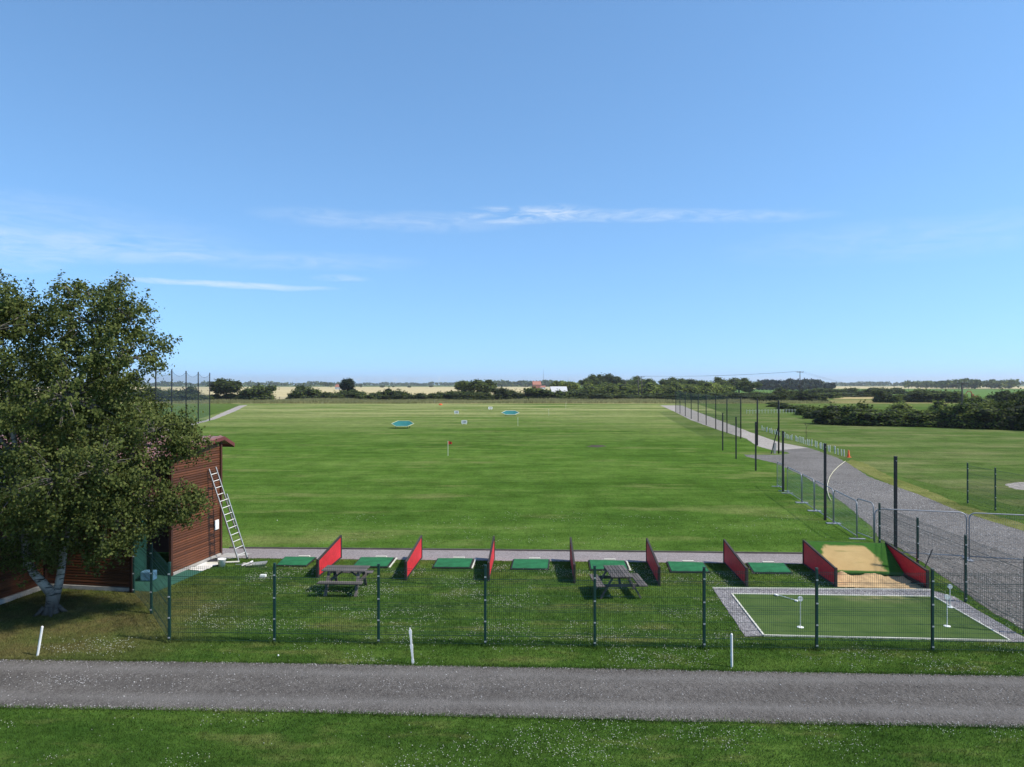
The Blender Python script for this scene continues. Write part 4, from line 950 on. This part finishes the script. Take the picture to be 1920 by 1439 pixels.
def plant(kind, px, top, wpx, d, label, group, name=None):
    """kind: dark, mid, light, tree, ltree, mtree, umbrella, conifer; placed at depth d with the size the photo gives it there"""
    fam = [k for k in VM if k.rstrip('0123456789') == kind]; cnt[kind] = cnt.get(kind, 0) + 1
    me = VM[fam[cnt[kind] % len(fam)]]; istree = kind in ('tree', 'ltree', 'mtree', 'umbrella', 'conifer')
    w = wpx / FPX * d * (1.12 if istree else 1.4); h = (CAM_H + (HY - top) / FPX * d) * (1.0 if istree else 1.06); h = max(h, 1.2)
    t = thing(name or ('tree' if istree else 'shrub'), label, 'tree' if istree else 'shrub', ((px - 960) / FPX * d, d, 0), random.uniform(0, 6.28), group)
    k = w / (.86 if istree else .92)
    if kind == 'conifer': k = w / .7
    a = link('crown' if istree else 'foliage', me, t); a.scale = (k, k, h)
    s = link('trunk' if istree else 'stem', ST['umbrella' if kind == 'umbrella' else 'tree' if istree else 'bush'], t); s.scale = (k, k, h)
    return t
G1 = 'shrubs of the far hedge'
far_left = [('dark', 262, 726, 50), ('dark', 300, 724, 42), ('dark', 330, 733, 38), ('dark', 352, 722, 34), ('mid', 378, 735, 34)]
for i, (k, px, top, w) in enumerate(far_left): plant(k, px, top, w, 268 + 3 * (i % 2), ORD[i] + ' shrub from the birch in the dark hedge behind the tall net', 'shrubs behind the tall net')
plant('tree', 424, 706, 60, 276, 'broad dome-topped tree left of the field gate', None, 'spreading_tree')
for i, (k, px, top, w) in enumerate([('dark', 400, 737, 36), ('mid', 430, 738, 34), ('mid', 460, 738, 36), ('dark', 483, 719, 46)]):
    plant(k, px, top, w, 278, ['low dark shrub under the left side of the dome-topped tree', 'low shrub directly under the dome-topped tree', 'low green shrub under the right side of the dome-topped tree', 'tall bushy shrub just left of the field gate'][i], 'shrubs left of the field gate')
FH = [('dark', 552, 730, 24), ('dark', 575, 720, 44), ('dark', 600, 735, 36), ('dark', 624, 734, 34), ('dark', 650, 730, 50), ('dark', 682, 736, 34), ('dark', 708, 733, 36), ('mid', 745, 726, 42), ('dark', 735, 738, 34), ('dark', 772, 737, 30), ('dark', 795, 736, 32), ('dark', 818, 734, 34),
      ('dark', 842, 732, 36), ('dark', 866, 732, 40), ('dark', 890, 733, 40), ('dark', 912, 735, 30), ('dark', 946, 725, 36), ('dark', 969, 732, 30), ('mid', 1002, 727, 52), ('dark', 1034, 732, 36), ('dark', 1057, 730, 38), ('dark', 1080, 728, 34), ('mid', 1104, 723, 38), ('dark', 1132, 727, 44), ('mid', 1160, 728, 40), ('mid', 1184, 727, 36), ('dark', 1212, 727, 40),
      ('dark', 1240, 725, 42), ('mid', 1268, 724, 40), ('dark', 1292, 726, 36), ('mid', 1318, 726, 40), ('dark', 1345, 724, 40), ('dark', 1372, 722, 46), ('mid', 1402, 724, 44), ('mid', 1428, 732, 36)]
for i, (k, px, top, w) in enumerate(FH): plant(k if px < 1100 else 'dark', px, top + (11 if 1100 < px < 1420 else 0), w, 284 + (i * 7) % 5 * 1.5, ORD[i] + ' shrub to the right of the field gate in the far hedge', G1)
plant('conifer', 651, 709, 30, 292, 'tall dark evergreen tree rising above the far hedge', None, 'evergreen_tree')
far_trees = [('ltree', 874, 712, 40, 330, 'bright yellow-green tree left of the dark round tree'), ('tree', 905, 710, 54, 325, 'dark round tree right of the bright yellow-green one'), ('ltree', 1047, 713, 30, 420, 'bright green tree behind the left end of the white barn'), ('ltree', 1068, 714, 36, 415, 'bright green tree behind the right end of the white barn'), ('light', 890, 736, 60, 300, 'low bright green shrub at the foot of the dark round tree'),
             ('tree', 1100, 707, 30, 440, 'leftmost dark tree of the wood behind the range'), ('tree', 1117, 700, 32, 445, 'tall dark tree left of the tallest in the wood'), ('tree', 1136, 697, 34, 450, 'tallest dark tree of the wood behind the range'), ('tree', 1156, 704, 34, 445, 'dark tree right of the tallest in the wood'), ('tree', 1172, 711, 30, 440, 'low dark tree behind the slim power pole'),
             ('mtree', 1192, 705, 38, 450, 'broad dark green tree behind the double power pole'), ('tree', 1214, 709, 32, 445, 'small round tree right of the double power pole'), ('mtree', 1255, 707, 36, 460, 'pointed tree left of the wood gap'), ('tree', 1273, 707, 34, 455, 'dark tree second right of the wood gap'), ('tree', 1296, 710, 36, 450, 'dark tree above the left end of the green net'),
             ('tree', 1322, 711, 36, 455, 'dark tree above the middle of the green net'), ('mtree', 1350, 707, 46, 450, 'broad tree above the right end of the green net'), ('tree', 1386, 707, 44, 455, 'dark broad tree at the right end of the wood'), ('mtree', 1404, 713, 44, 400, 'pale green domed tree at the right end of the wood'),
             ('light', 1192, 717, 40, 345, 'pale olive shrub at the foot of the double power pole'), ('light', 1216, 718, 36, 342, 'pale olive shrub just right of the double power pole'), ('light', 1244, 717, 38, 345, 'pale olive shrub left of the net start'), ('light', 1272, 718, 36, 343, 'pale olive shrub at the net start'), ('light', 1298, 718, 36, 345, 'pale olive shrub behind the first net poles'), ('light', 1322, 717, 36, 342, 'pale olive shrub behind the middle net poles'), ('light', 1348, 718, 36, 344, 'pale olive shrub behind the last net poles'), ('light', 1108, 719, 36, 350, 'pale olive shrub at the left foot of the wood'), ('light', 1135, 719, 40, 348, 'pale olive shrub under the tallest tree'),
             ('mtree', 1135, 716, 44, 380, 'olive green tree below the tallest tree'), ('light', 1165, 720, 40, 360, 'pale shrub below the slim power pole'), ('mtree', 1228, 718, 36, 370, 'pale green tree right of the double power pole'), ('mtree', 1256, 718, 36, 365, 'pale green tree left of the net top'), ('ltree', 1282, 719, 34, 360, 'light green tree above the net start'), ('mtree', 1308, 718, 34, 365, 'olive tree above the net middle'), ('ltree', 1334, 717, 34, 360, 'light green tree above the net, right of the olive one'), ('mtree', 1360, 719, 34, 355, 'olive tree above the right net posts')]
for k, px, top, w, d, lb in far_trees: plant(k, px, top, w, d, lb, 'trees behind the far hedge')
# right-hand hedge and scrub
RH = [('dark', 1566, 757, 52, 116), ('dark', 1604, 752, 52, 114), ('dark', 1642, 763, 50, 112.5), ('mid', 1678, 765, 46, 111.5), ('dark', 1708, 765, 46, 110.5), ('mid', 1742, 763, 46, 109.5), ('dark', 1776, 758, 48, 108), ('dark', 1808, 748, 54, 106.5), ('dark', 1846, 750, 56, 105), ('dark', 1884, 748, 54, 103.5), ('dark', 1918, 740, 56, 102), ('dark', 1962, 742, 60, 100)]
for i, (k, px, top, w, d) in enumerate(RH): plant(k, px, top, w * 1.12, d, ORD[i] + ' shrub from the left end of the clipped hedge beyond the side lawn', 'shrubs of the side lawn hedge')
RB = [('dark', 1530, 764, 34, 135), ('mid', 1512, 762, 32, 150), ('mid', 1494, 758, 30, 168), ('mid', 1476, 756, 30, 188), ('mid', 1458, 754, 28, 205)]
for i, (k, px, top, w, d) in enumerate(RB): plant(k, px, top, w, d, ORD[i] + ' shrub of the low hedge receding from the clipped hedge', 'shrubs of the receding hedge')
MIDS = [('dark', 1430, 738, 34, 262), ('mid', 1452, 736, 36, 255), ('dark', 1470, 726, 34, 330), ('mid', 1505, 731, 46, 262), ('mid', 1535, 741, 26, 262), ('dark', 1492, 729, 30, 345), ('mid', 1548, 735, 40, 330), ('dark', 1528, 727, 26, 420), ('dark', 1562, 727, 34, 430), ('dark', 1590, 726, 36, 425), ('mid', 1585, 734, 60, 370), ('dark', 1622, 728, 34, 370), ('dark', 1655, 729, 26, 255), ('mid', 1682, 740, 20, 250),
        ('dark', 1648, 725, 30, 470), ('dark', 1680, 726, 34, 465), ('dark', 1712, 733, 46, 262), ('mid', 1742, 731, 46, 258), ('dark', 1768, 731, 40, 256), ('mid', 1786, 732, 36, 252), ('dark', 1735, 727, 40, 330), ('dark', 1872, 732, 36, 215), ('dark', 1900, 729, 40, 210), ('mid', 1925, 731, 36, 205), ('light', 1840, 742, 40, 190), ('mid', 1820, 740, 30, 180), ('light', 1760, 752, 40, 150), ('light', 1690, 752, 40, 165)]
for i, (k, px, top, w, d) in enumerate(MIDS):
    side = 'left' if px < 1560 else 'middle' if px < 1700 else 'right'
    same = sorted([(q[1], j) for j, q in enumerate(MIDS) if ('left' if q[1] < 1560 else 'middle' if q[1] < 1700 else 'right') == side]); nth = [j for _, j in same].index(i)
    plant(k, px, top, w, d, ORD[nth] + ' from left of the ' + {'left': 'scrub bushes around the tall power pole', 'middle': 'meadow bushes in the middle distance', 'right': 'bushes rising behind the clipped hedge'}[side], 'bushes in the rough meadow')

def woodland(name, label, spans, seed, mat, card):
    r = np.random.default_rng(seed); C = []
    for px0, px1, top0, top1, d, n, th in spans:
        for _ in range(n):
            px = r.uniform(px0, px1); dd = d + r.uniform(-.5, .5) * th; hmax = CAM_H + (HY - (top0 + (top1 - top0) * .5 * (1 + math.sin(px * .11 + d) * math.cos(px * .043)))) / FPX * d
            rad = r.uniform(.35, .55) * hmax; x = (px - 960) / FPX * dd; q = r.normal(size=(14, 3)); q /= np.linalg.norm(q, axis=1, keepdims=True)
            C.append(np.array([x, dd, hmax * r.uniform(.35, .62)]) + q * rad * np.array([1.2, 1.2, .8]) * r.uniform(.5, 1, (14, 1)))
    C = np.concatenate(C); C[:, 2] = np.abs(C[:, 2]); V, F = leaves(C, card, r, .2, .9)
    o = link(name, np_mesh(name, V, F, mat)); tag(o, label, 'woodland', None, 'stuff')
woodland('far_woodland', 'low blue-green line of far woods along the horizon', [(-100, 640, 718.5, 713, 2500, 500, 300), (640, 1100, 719, 715, 3000, 380, 300), (930, 1050, 715, 712, 1900, 160, 150), (1400, 1960, 717.5, 714, 2600, 520, 300)], 5, 'lf_dark', 6.5)
woodland('pine_belt', 'dark belt of trees left of the tall power pole', [(1424, 1480, 712, 710.5, 900, 120, 60), (1480, 1538, 711, 708.5, 900, 110, 60), (1424, 1560, 719, 717, 800, 100, 40)], 6, 'lf_conifer', 3.4)
woodland('field_copse', 'round-topped copse across the fields at the right', [(1752, 1800, 713, 711.5, 1100, 80, 60), (1800, 1835, 711, 709.5, 1050, 70, 50), (1852, 1902, 712.5, 711, 1100, 110, 60), (1700, 1760, 716, 713, 1300, 90, 60)], 7, 'lf_dark', 4.0)
woodland('field_bushes', 'scattered dark bushes out in the wheat field', [(672, 677, 721, 720, 1500, 6, 5), (712, 719, 723.2, 722.8, 1400, 7, 5), (766, 772, 723.2, 722.8, 1400, 7, 5), (735, 740, 723.4, 723, 1500, 6, 5), (806, 811, 723.2, 723, 1500, 6, 5), (600, 622, 717, 715, 1500, 26, 20)], 9, 'lf_dark', 2.2)

# ------------------------------------------------------------------ field gate, power poles, wires, buildings, excavator, turbines
gt = thing('field_gate', 'grey metal field gate in the gap of the far hedge', 'gate', P(507, 750, 282)); gt.location.z = 0
GL = 34 / FPX * 282
for z in (.35, .7, 1.05, 1.4): MB().bar((0, 0, z), (GL, 0, z), .06, .08).build('bar', 'steel', gt)
for x in (0, GL * .5, GL): MB().box((x, 0, .8), (.14, .14, 1.6)).build('post', 'bark_d', gt)
def hpole(px, top, d, label, double=False):
    b = Vector(((px - 960) / FPX * d, d, 0)); h = CAM_H + (HY - top) / FPX * d; t = thing('power_pole', label, 'power pole', b, 0, 'wooden power poles')
    xs = (-.7, .7) if double else (0,)
    for x in xs: MB().lathe([(.19, -.2), (.16, h * .6), (.13, h)], 8, (x, 0, 0)).build('pole', 'pole', t, True)
    w = 1.8 if double else 1.25; MB().box((0, -.18, h - .25), (2 * w, .14, .16)).build('cross_arm', 'pole', t)
    for x in (-w + .15, 0, w - .15): MB().lathe([(.05, h - .17), (.09, h - .05), (.09, h + .1), (.04, h + .16)], 7, (x, -.18, 0)).build('insulator', 'concrete', t, True)
    return b + Vector((0, -.18, h + .1)), w
A1 = hpole(1500, 697, 262, 'tall power pole with cross arm right of the wood'); A0 = hpole(1200, 706, 290, 'double-legged power pole in front of the wood', True)
A2 = hpole(1703, 713, 700, 'small far power pole beside the copse'); hpole(1173, 714, 420, 'slim power pole left of the double-legged one'); hpole(1377, 712, 400, 'slim power pole in front of the dark wood'); hpole(1804, 717, 150, 'power pole rising behind the clipped hedge')
def span(A, B, label):
    (p, w), (q, v) = A, B; t = thing('power_line', label, 'power line', p, 0, 'overhead power lines')
    for k in (-1, 0, 1):
        a, b = Vector((k * (w - .15), 0, 0)), q - p + Vector((k * (v - .15), 0, 0)); sag = (b - a).length * .012
        MB().tube([a.lerp(b, i / 16) - Vector((0, 0, sag * 4 * (i / 16) * (1 - i / 16))) for i in range(17)], .017, 4).build('wire', 'wire', t)
span(A0, A1, 'overhead wires between the double pole and the tall pole'); span(A1, A2, 'overhead wires running right from the tall pole')
def house(px, d, w, dep, h, rh, wall, roof, label, rz, cat, chim=False, long_roof=False):
    t = thing('barn' if cat == 'barn' else 'house', label, cat, ((px - 960) / FPX * d, d, 0), rz)
    MB().box((0, 0, h / 2), (w, dep, h)).add([(-w / 2, -dep / 2, h), (-w / 2, dep / 2, h), (-w / 2, 0, h + rh), (w / 2, -dep / 2, h), (w / 2, dep / 2, h), (w / 2, 0, h + rh)], [(0, 1, 2), (5, 4, 3), (0, 3, 4, 1)]).build('wall', wall, t)
    rf = MB().add([(-w / 2 - .3, -dep / 2 - .3, h - .15), (w / 2 + .3, -dep / 2 - .3, h - .15), (w / 2 + .3, 0, h + rh + .05), (-w / 2 - .3, 0, h + rh + .05), (-w / 2 - .3, dep / 2 + .3, h - .15), (w / 2 + .3, dep / 2 + .3, h - .15),
              (-w / 2 - .3, -dep / 2 - .3, h - .02), (w / 2 + .3, -dep / 2 - .3, h - .02), (w / 2 + .3, 0, h + rh + .2), (-w / 2 - .3, 0, h + rh + .2), (-w / 2 - .3, dep / 2 + .3, h - .02), (w / 2 + .3, dep / 2 + .3, h - .02)],
             [(0, 1, 2, 3), (3, 2, 5, 4), (6, 9, 8, 7), (9, 10, 11, 8), (0, 6, 7, 1), (4, 5, 11, 10), (0, 3, 9, 6), (3, 4, 10, 9), (1, 7, 8, 2), (2, 8, 11, 5)]).build('roof', roof, t)
    if chim:
        for x in (-w * .38, w * .38): MB().box((x, 0, h + rh + .5), (.9, .7, 1.4)).build('chimney', 'brick', rf)
    for x in np.linspace(-w * .35, w * .35, max(2, int(w / 4))):
        for z in ([1.3, h - 1.2] if h > 4 else [1.4]):
            f = MB().box((x, -dep / 2 - .03, z), (1.0, .08, 1.2)).build('window', 'white', t); MB().box((x, -dep / 2 - .06, z), (.8, .06, 1.0)).build('pane', 'glass', f)
house(1047, 395, 8.6, 8.5, 2.2, 2.9, 'brick', 'barnroof', 'low barn with bright white sheet roof behind the far hedge', R(4), 'barn')
house(1006, 950, 11, 8, 6, 4.4, 'brick', 'tile', 'distant brick house with clay tiled roof beside the far wood', R(10), 'house', True)
house(636, 900, 8, 7, 3.2, 3.0, 'white', 'tile', 'small distant white house beside the evergreen tree', R(-8), 'house', True)
house(1018, 940, 6, 5, 2.6, 1.8, 'white', 'tile', 'small white outbuilding right of the distant brick house', R(0), 'house')
def excavator():
    d = 300; t = thing('excavator', 'orange excavator with raised arm working in the far field', 'excavator', ((1822 - 960) / FPX * d, d, 0)); t.scale = (.8, .8, .8)
    for y in (-.9, .9): MB().prism([(-1.6, 0), (1.6, 0), (1.8, .5), (1.5, .9), (-1.5, .9), (-1.8, .5)], -.3, .3).build('track', 'rubber', t).rotation_euler = (R(90), 0, 0); 
    for i, o in enumerate([c for c in t.children if c.name.startswith('track')]): o.location = (1.2, (-.9, .9)[i], 0)
    MB().box((1.5, 0, 1.5), (2.6, 2.0, 1.0)).box((2.5, 0, 1.8), (.7, 2.0, .6)).build('body', 'digger', t, bevel=.06)
    cb = MB().box((.7, .4, 2.4), (1.1, 1.0, 1.2)).build('cab', 'digger', t, bevel=.06); MB().box((.2, .4, 2.5), (.2, .86, .8)).build('window', 'glass', cb)
    MB().bar((.4, -.3, 1.7), (-.6, -.3, 4.2), .4, .5, (0, 1, 0)).bar((-.6, -.3, 4.2), (-2.4, -.3, 4.6), .4, .45, (0, 1, 0)).build('boom', 'digger', t)
    MB().bar((-2.3, -.3, 4.6), (-3.8, -.3, 2.4), .3, .35, (0, 1, 0)).build('dipper', 'digger', t)
    MB().prism([(-.4, 0), (.4, 0), (.5, .6), (-.2, .8)], -.4, .4).build('bucket', 'black', t, loc=(-3.9, -.3, 1.5))
excavator()
r = random.Random(5)
TB = [470, 484, 531, 545, 556, 612, 660, 673, 688, 703, 713, 724, 741, 756, 766, 773, 781, 797, 809, 823, 836, 848, 1068, 1077]
tower = MB().lathe([(3.0, -1), (2.4, 68), (2.3, 70)], 8).mesh('tower', 'turbine', True); nac = MB().box((0, 1, 71), (4, 9, 4)).mesh('nacelle', 'turbine')
bl = MB().add([(-1.5, -4.6, 0), (1.5, -4.6, 0), (3.2, -4.6, 9), (1.0, -4.6, 44), (-.6, -4.6, 44), (-1.4, -4.6, 9), (-1.3, -3.9, 0), (1.3, -3.9, 0), (2.2, -4.2, 9), (.5, -4.5, 44), (-.3, -4.5, 44), (-1.0, -4.2, 9)], [(0, 1, 2, 3, 4, 5), (11, 10, 9, 8, 7, 6)] + [(i, (i + 1) % 6, 6 + (i + 1) % 6, 6 + i) for i in range(6)]).mesh('blade', 'turbine')
for i, px in enumerate(TB):
    d = r.uniform(9000, 11500); t = thing('wind_turbine', ORD[i] + ' white wind turbine from the left on the far horizon', 'wind turbine', ((px - 960) / FPX * d, d, 0), r.uniform(-.5, .5), 'wind turbines on the horizon')
    link('tower', tower, t); link('nacelle', nac, t); a0 = r.uniform(0, 2.1)
    for k in range(3): o = link('blade', bl, t, (0, 0, 71)); o.rotation_euler = (0, a0 + k * 2.0944, 0)
mast = MB().lathe([(.8, 0), (.5, 60), (.3, 75)], 6).build('radio_mast', 'wire', loc=((1019 - 960) / FPX * 3200, 3200, 0)); tag(mast, 'thin radio mast above the far wood', 'mast')

# ------------------------------------------------------------------ grass blades, clover, loose stones, tall dry grass
road_band = lambda x, y: ((y > np.interp(x, [p.x for p in rb], [p.y for p in rb])) & (y < np.interp(x, [p.x for p in rt], [p.y for p in rt])))
def in_poly(x, y, poly):
    inside = np.zeros(len(x), bool); n = len(poly)
    for i in range(n):
        x0, y0, x1, y1 = poly[i][0], poly[i][1], poly[(i + 1) % n][0], poly[(i + 1) % n][1]
        c = ((y0 > y) != (y1 > y)); t = (x1 - x0) * (y - y0) / ((y1 - y0) if y1 != y0 else 1e-9) + x0; inside ^= c & (x < t)
    return inside
mat_polys = [[G(*p) for p in q] for q in MATS]
tee_poly = [G(395, 1029), G(900, 1033), G(1510, 1040), G(1510, 1058.5), G(900, 1052), G(395, 1047)]
hut_poly = [hutp(-12, -9.2), hutp(-3.0, -9.2), hutp(-3.0, -4.8), hutp(.76, -4.8), hutp(.76, .4), hutp(-12, .4)]
bunk = [G(1507, 1059.5), G(1662, 1060), G(1739, 1108), G(1567, 1108)]; track_poly = TL + list(reversed(TR))
def allowed(x, y):
    ok = ~road_band(x, y)
    for pl in mat_polys + [tee_poly, hut_poly, bunk, gb, pg, track_poly]: ok &= ~in_poly(x, y, pl)
    return ok
def scatter(x0, x1, y0, y1, n, fan=True):
    x = rng.uniform(x0, x1, n); y = rng.uniform(y0, y1, n)
    if fan: k = np.abs(x) < y * .75 + .6; x, y = x[k], y[k]
    k = allowed(x, y); return x[k], y[k]
def blades(name, zones, mat, h, w, label, fringe=False, fade=None):
    X, Y, S = [], [], []
    for x0, x1, y0, y1, dens, hs in zones:
        x, y = scatter(x0, x1, y0, y1, int((x1 - x0) * (y1 - y0) * dens)); X.append(x); Y.append(y); S.append(np.full(len(x), hs))
    if fringe:
        for ed in (rt, rb):
            x = rng.uniform(-14, 14, 9000); y = np.interp(x, [p.x for p in ed], [p.y for p in ed]) + rng.normal(0, .045, 9000); X.append(x); Y.append(y); S.append(np.full(9000, 1.25))
        for p in FP: X.append(rng.normal(p.x, .07, 70)); Y.append(rng.normal(p.y, .07, 70)); S.append(np.full(70, 2.0))
        for a, b in zip(FP[:-1], FP[1:]): u = rng.uniform(0, 1, 350); X.append(a.x + (b.x - a.x) * u); Y.append(a.y + (b.y - a.y) * u + rng.normal(0, .05, 350)); S.append(np.full(350, 1.4))
    x, y, s = map(np.concatenate, (X, Y, S))
    if fade: k = rng.uniform(0, 1, len(y)) < np.clip((fade[1] - y) / (fade[1] - fade[0]), 0, 1) ** 1.3; x, y, s = x[k], y[k], s[k]
    n = len(x); a = rng.uniform(0, 6.28, n); hh = h * s * rng.uniform(.5, 1.3, n); ww = w * s * rng.uniform(.7, 1.3, n)
    lx, ly = rng.normal(0, .5, n) * hh, rng.normal(0, .5, n) * hh
    V = np.zeros((n, 3, 3), np.float32); V[:, 0] = np.stack([x - np.cos(a) * ww / 2, y - np.sin(a) * ww / 2, np.full(n, .0)], 1); V[:, 1] = np.stack([x + np.cos(a) * ww / 2, y + np.sin(a) * ww / 2, np.full(n, .0)], 1); V[:, 2] = np.stack([x + lx, y + ly, hh], 1)
    o = link(name, np_mesh(name, V.reshape(-1, 3), np.arange(3 * n).reshape(n, 3), mat)); return tag(o, label, 'grass', None, 'stuff')
blades('lawn_grass', [(-11, 11, 11.6, 14.6, 1500, 1.0), (-14, 13.5, 15.7, 18.4, 1500, 1.0), (-15, 14, 18.4, 22.5, 950, 1.1), (-15, 14, 22.5, 26.8, 620, 1.25)], 'blade', .05, .011, 'short clover lawn grass in the foreground and on the tee lawn', fringe=True)
blades('range_grass', [(-34, 30, 27.4, 56, 300, 1.3)], 'rblade', .028, .012, 'short mown grass at the near end of the range', fade=(27, 56))
def clover():
    X, Y = [], []
    for x0, x1, y0, y1, dens in [(-11, 11, 11.6, 14.3, 150), (-13, 13.5, 15.8, 18.2, 130), (-9, 13.5, 18.0, 25.5, 150), (-9, 20, 28, 36, 14)]:
        x, y = scatter(x0, x1, y0, y1, int((x1 - x0) * (y1 - y0) * dens))
        k = np.array([mnoise.noise(Vector((a * .55, b * .8, 3.3))) + .55 * mnoise.noise(Vector((a * 1.7, b * 2.1, 9.1))) + (.12 if 18 < b < 25 else -.02) for a, b in zip(x, y)])
        kk = rng.uniform(0, 1, len(x)) < np.clip((k - .08) * 2.2, .012, .9); X.append(x[kk]); Y.append(y[kk])
    x, y = np.concatenate(X), np.concatenate(Y); n = len(x); z = rng.uniform(.03, .065, n); s = rng.uniform(.006, .0125, n) * (1 + (y - 12) * .02)
    base = np.array([(1, 0, 0), (0, 1, 0), (-1, 0, 0), (0, -1, 0), (0, 0, .9), (0, 0, -.7)]); V = np.stack([x, y, z], 1)[:, None, :] + base[None] * s[:, None, None]
    f = np.array([(0, 1, 4), (1, 2, 4), (2, 3, 4), (3, 0, 4), (1, 0, 5), (2, 1, 5), (3, 2, 5), (0, 3, 5)]); F = (np.arange(n)[:, None, None] * 6 + f[None]).reshape(-1, 3)
    tag(link('clover_flowers', np_mesh('clover_flowers', V.reshape(-1, 3), F, 'clover')), 'white clover flowers dotted over the lawns', 'clover', None, 'stuff')
clover()
def stones():
    X, Y, S = [], [], []
    n = 60000; x = rng.uniform(-13, 13, n); yb = np.interp(x, [p.x for p in rb], [p.y for p in rb]); yt = np.interp(x, [p.x for p in rt], [p.y for p in rt]); u = rng.uniform(0, 1, n)
    y = yb + (yt - yb) * u
    k = np.array([mnoise.noise(Vector((a * .5, b * 1.2, 1.7))) for a, b in zip(x, y)])
    dens = .05 + .5 * np.exp(-((u - .56) / .12) ** 2) * np.clip(.45 + k, .05, 1) * np.clip(1.1 - (x + 12) / 16, .3, 1) + .75 * np.exp(-((u - .02) / .04) ** 2) + .4 * np.exp(-((u - .985) / .03) ** 2)
    kk = rng.uniform(0, 1, n) < dens * .8; X.append(x[kk]); Y.append(y[kk]); S.append(rng.uniform(.007, .021, kk.sum()))
    n = 110000; x = rng.uniform(13.3, 30, n); y = rng.uniform(18, 48, n); k = in_poly(x, y, track_poly) & (np.abs(x) < y * .76); x, y = x[k], y[k]; kk = rng.uniform(0, 1, len(x)) < .5; X.append(x[kk]); Y.append(y[kk]); S.append(rng.uniform(.01, .032, kk.sum()))
    n = 9000; q = np.array([(p.x, p.y) for p in gb]); x = rng.uniform(q[:, 0].min(), q[:, 0].max(), n); y = rng.uniform(q[:, 1].min(), q[:, 1].max(), n); k = in_poly(x, y, gb) & ~in_poly(x, y, pg); X.append(x[k]); Y.append(y[k]); S.append(rng.uniform(.015, .032, k.sum()))
    x, y, s = map(np.concatenate, (X, Y, S)); n = len(x)
    base = np.array([(1, 0, 0), (-.5, .9, 0), (-.5, -.9, 0), (.1, .1, .6), (0, 0, -.3)]); a = rng.uniform(0, 6.28, n); ca_, sa_ = np.cos(a), np.sin(a); rot = np.stack([np.stack([ca_, -sa_, 0 * a], 1), np.stack([sa_, ca_, 0 * a], 1), np.stack([0 * a, 0 * a, 1 + 0 * a], 1)], 1)
    V = np.einsum('nij,kj->nki', rot, base) * s[:, None, None] * rng.uniform(.7, 1.3, (n, 5, 1)) + np.stack([x, y, np.full(n, .014)], 1)[:, None, :]
    f = np.array([(0, 1, 3), (1, 2, 3), (2, 0, 3), (1, 0, 4), (2, 1, 4), (0, 2, 4)]); F = (np.arange(n)[:, None, None] * 5 + f[None]).reshape(-1, 3)
    tag(link('loose_chippings', np_mesh('loose_chippings', V.reshape(-1, 3), F, 'stone_r')), 'loose pale chippings on the road, track and border', 'gravel', None, 'stuff')
def stone_rand():
    t = NT('chipping_random'); isl = t.node('ShaderNodeNewGeometry').outputs['Random Per Island']
    return t.done(t.pbsdf(t.ramp(isl, [(.0, (.09, .085, .082)), (.5, (.27, .26, .25)), (.85, (.42, .40, .38)), (1.0, (.58, .56, .53))]), .9))
M['stone_r'] = stone_rand(); stones()
def tall_grass():
    n = 26000; x = rng.uniform(-120, 110, n); y = rng.uniform(241, 282, n); hh = rng.uniform(.3, 1.1, n) * (1 + .5 * np.sin(x * .11) * np.cos(x * .047)); ww = rng.uniform(.1, .3, n)
    V = np.zeros((n, 3, 3), np.float32); V[:, 0] = np.stack([x - ww, y, 0 * x], 1); V[:, 1] = np.stack([x + ww, y, 0 * x], 1); V[:, 2] = np.stack([x + rng.normal(0, .3, n), y, hh], 1)
    tag(link('tall_dry_grass', np_mesh('tall_dry_grass', V.reshape(-1, 3), np.arange(3 * n).reshape(n, 3), 'drygrass')), 'tall dry grass along the far edge of the range', 'grass', None, 'stuff')
M['drygrass'] = blade_mat('dry_blades', 1.9, (.13, .13, .045), (.19, .17, .07), (.26, .22, .1), (.33, .25, .14), streak=(.05, .3), big=.08); tall_grass()

# ------------------------------------------------------------------ haze: thin even air over the whole plain
def haze():
    t = NT('haze_air'); v = t.node('ShaderNodeVolumePrincipled'); v.inputs['Color'].default_value = (.93, .96, 1.0, 1); v.inputs['Density'].default_value = 1.05e-4; v.inputs['Anisotropy'].default_value = .2
    t.l.new(v.outputs[0], t.out.inputs['Volume'])
    m = MB().box((0, 0, 74), (33000, 33000, 150)); M['haze'] = t.m; o = m.build('haze', 'haze'); o['kind'] = 'stuff'; o['label'] = 'thin bluish summer haze over the plain'
haze()
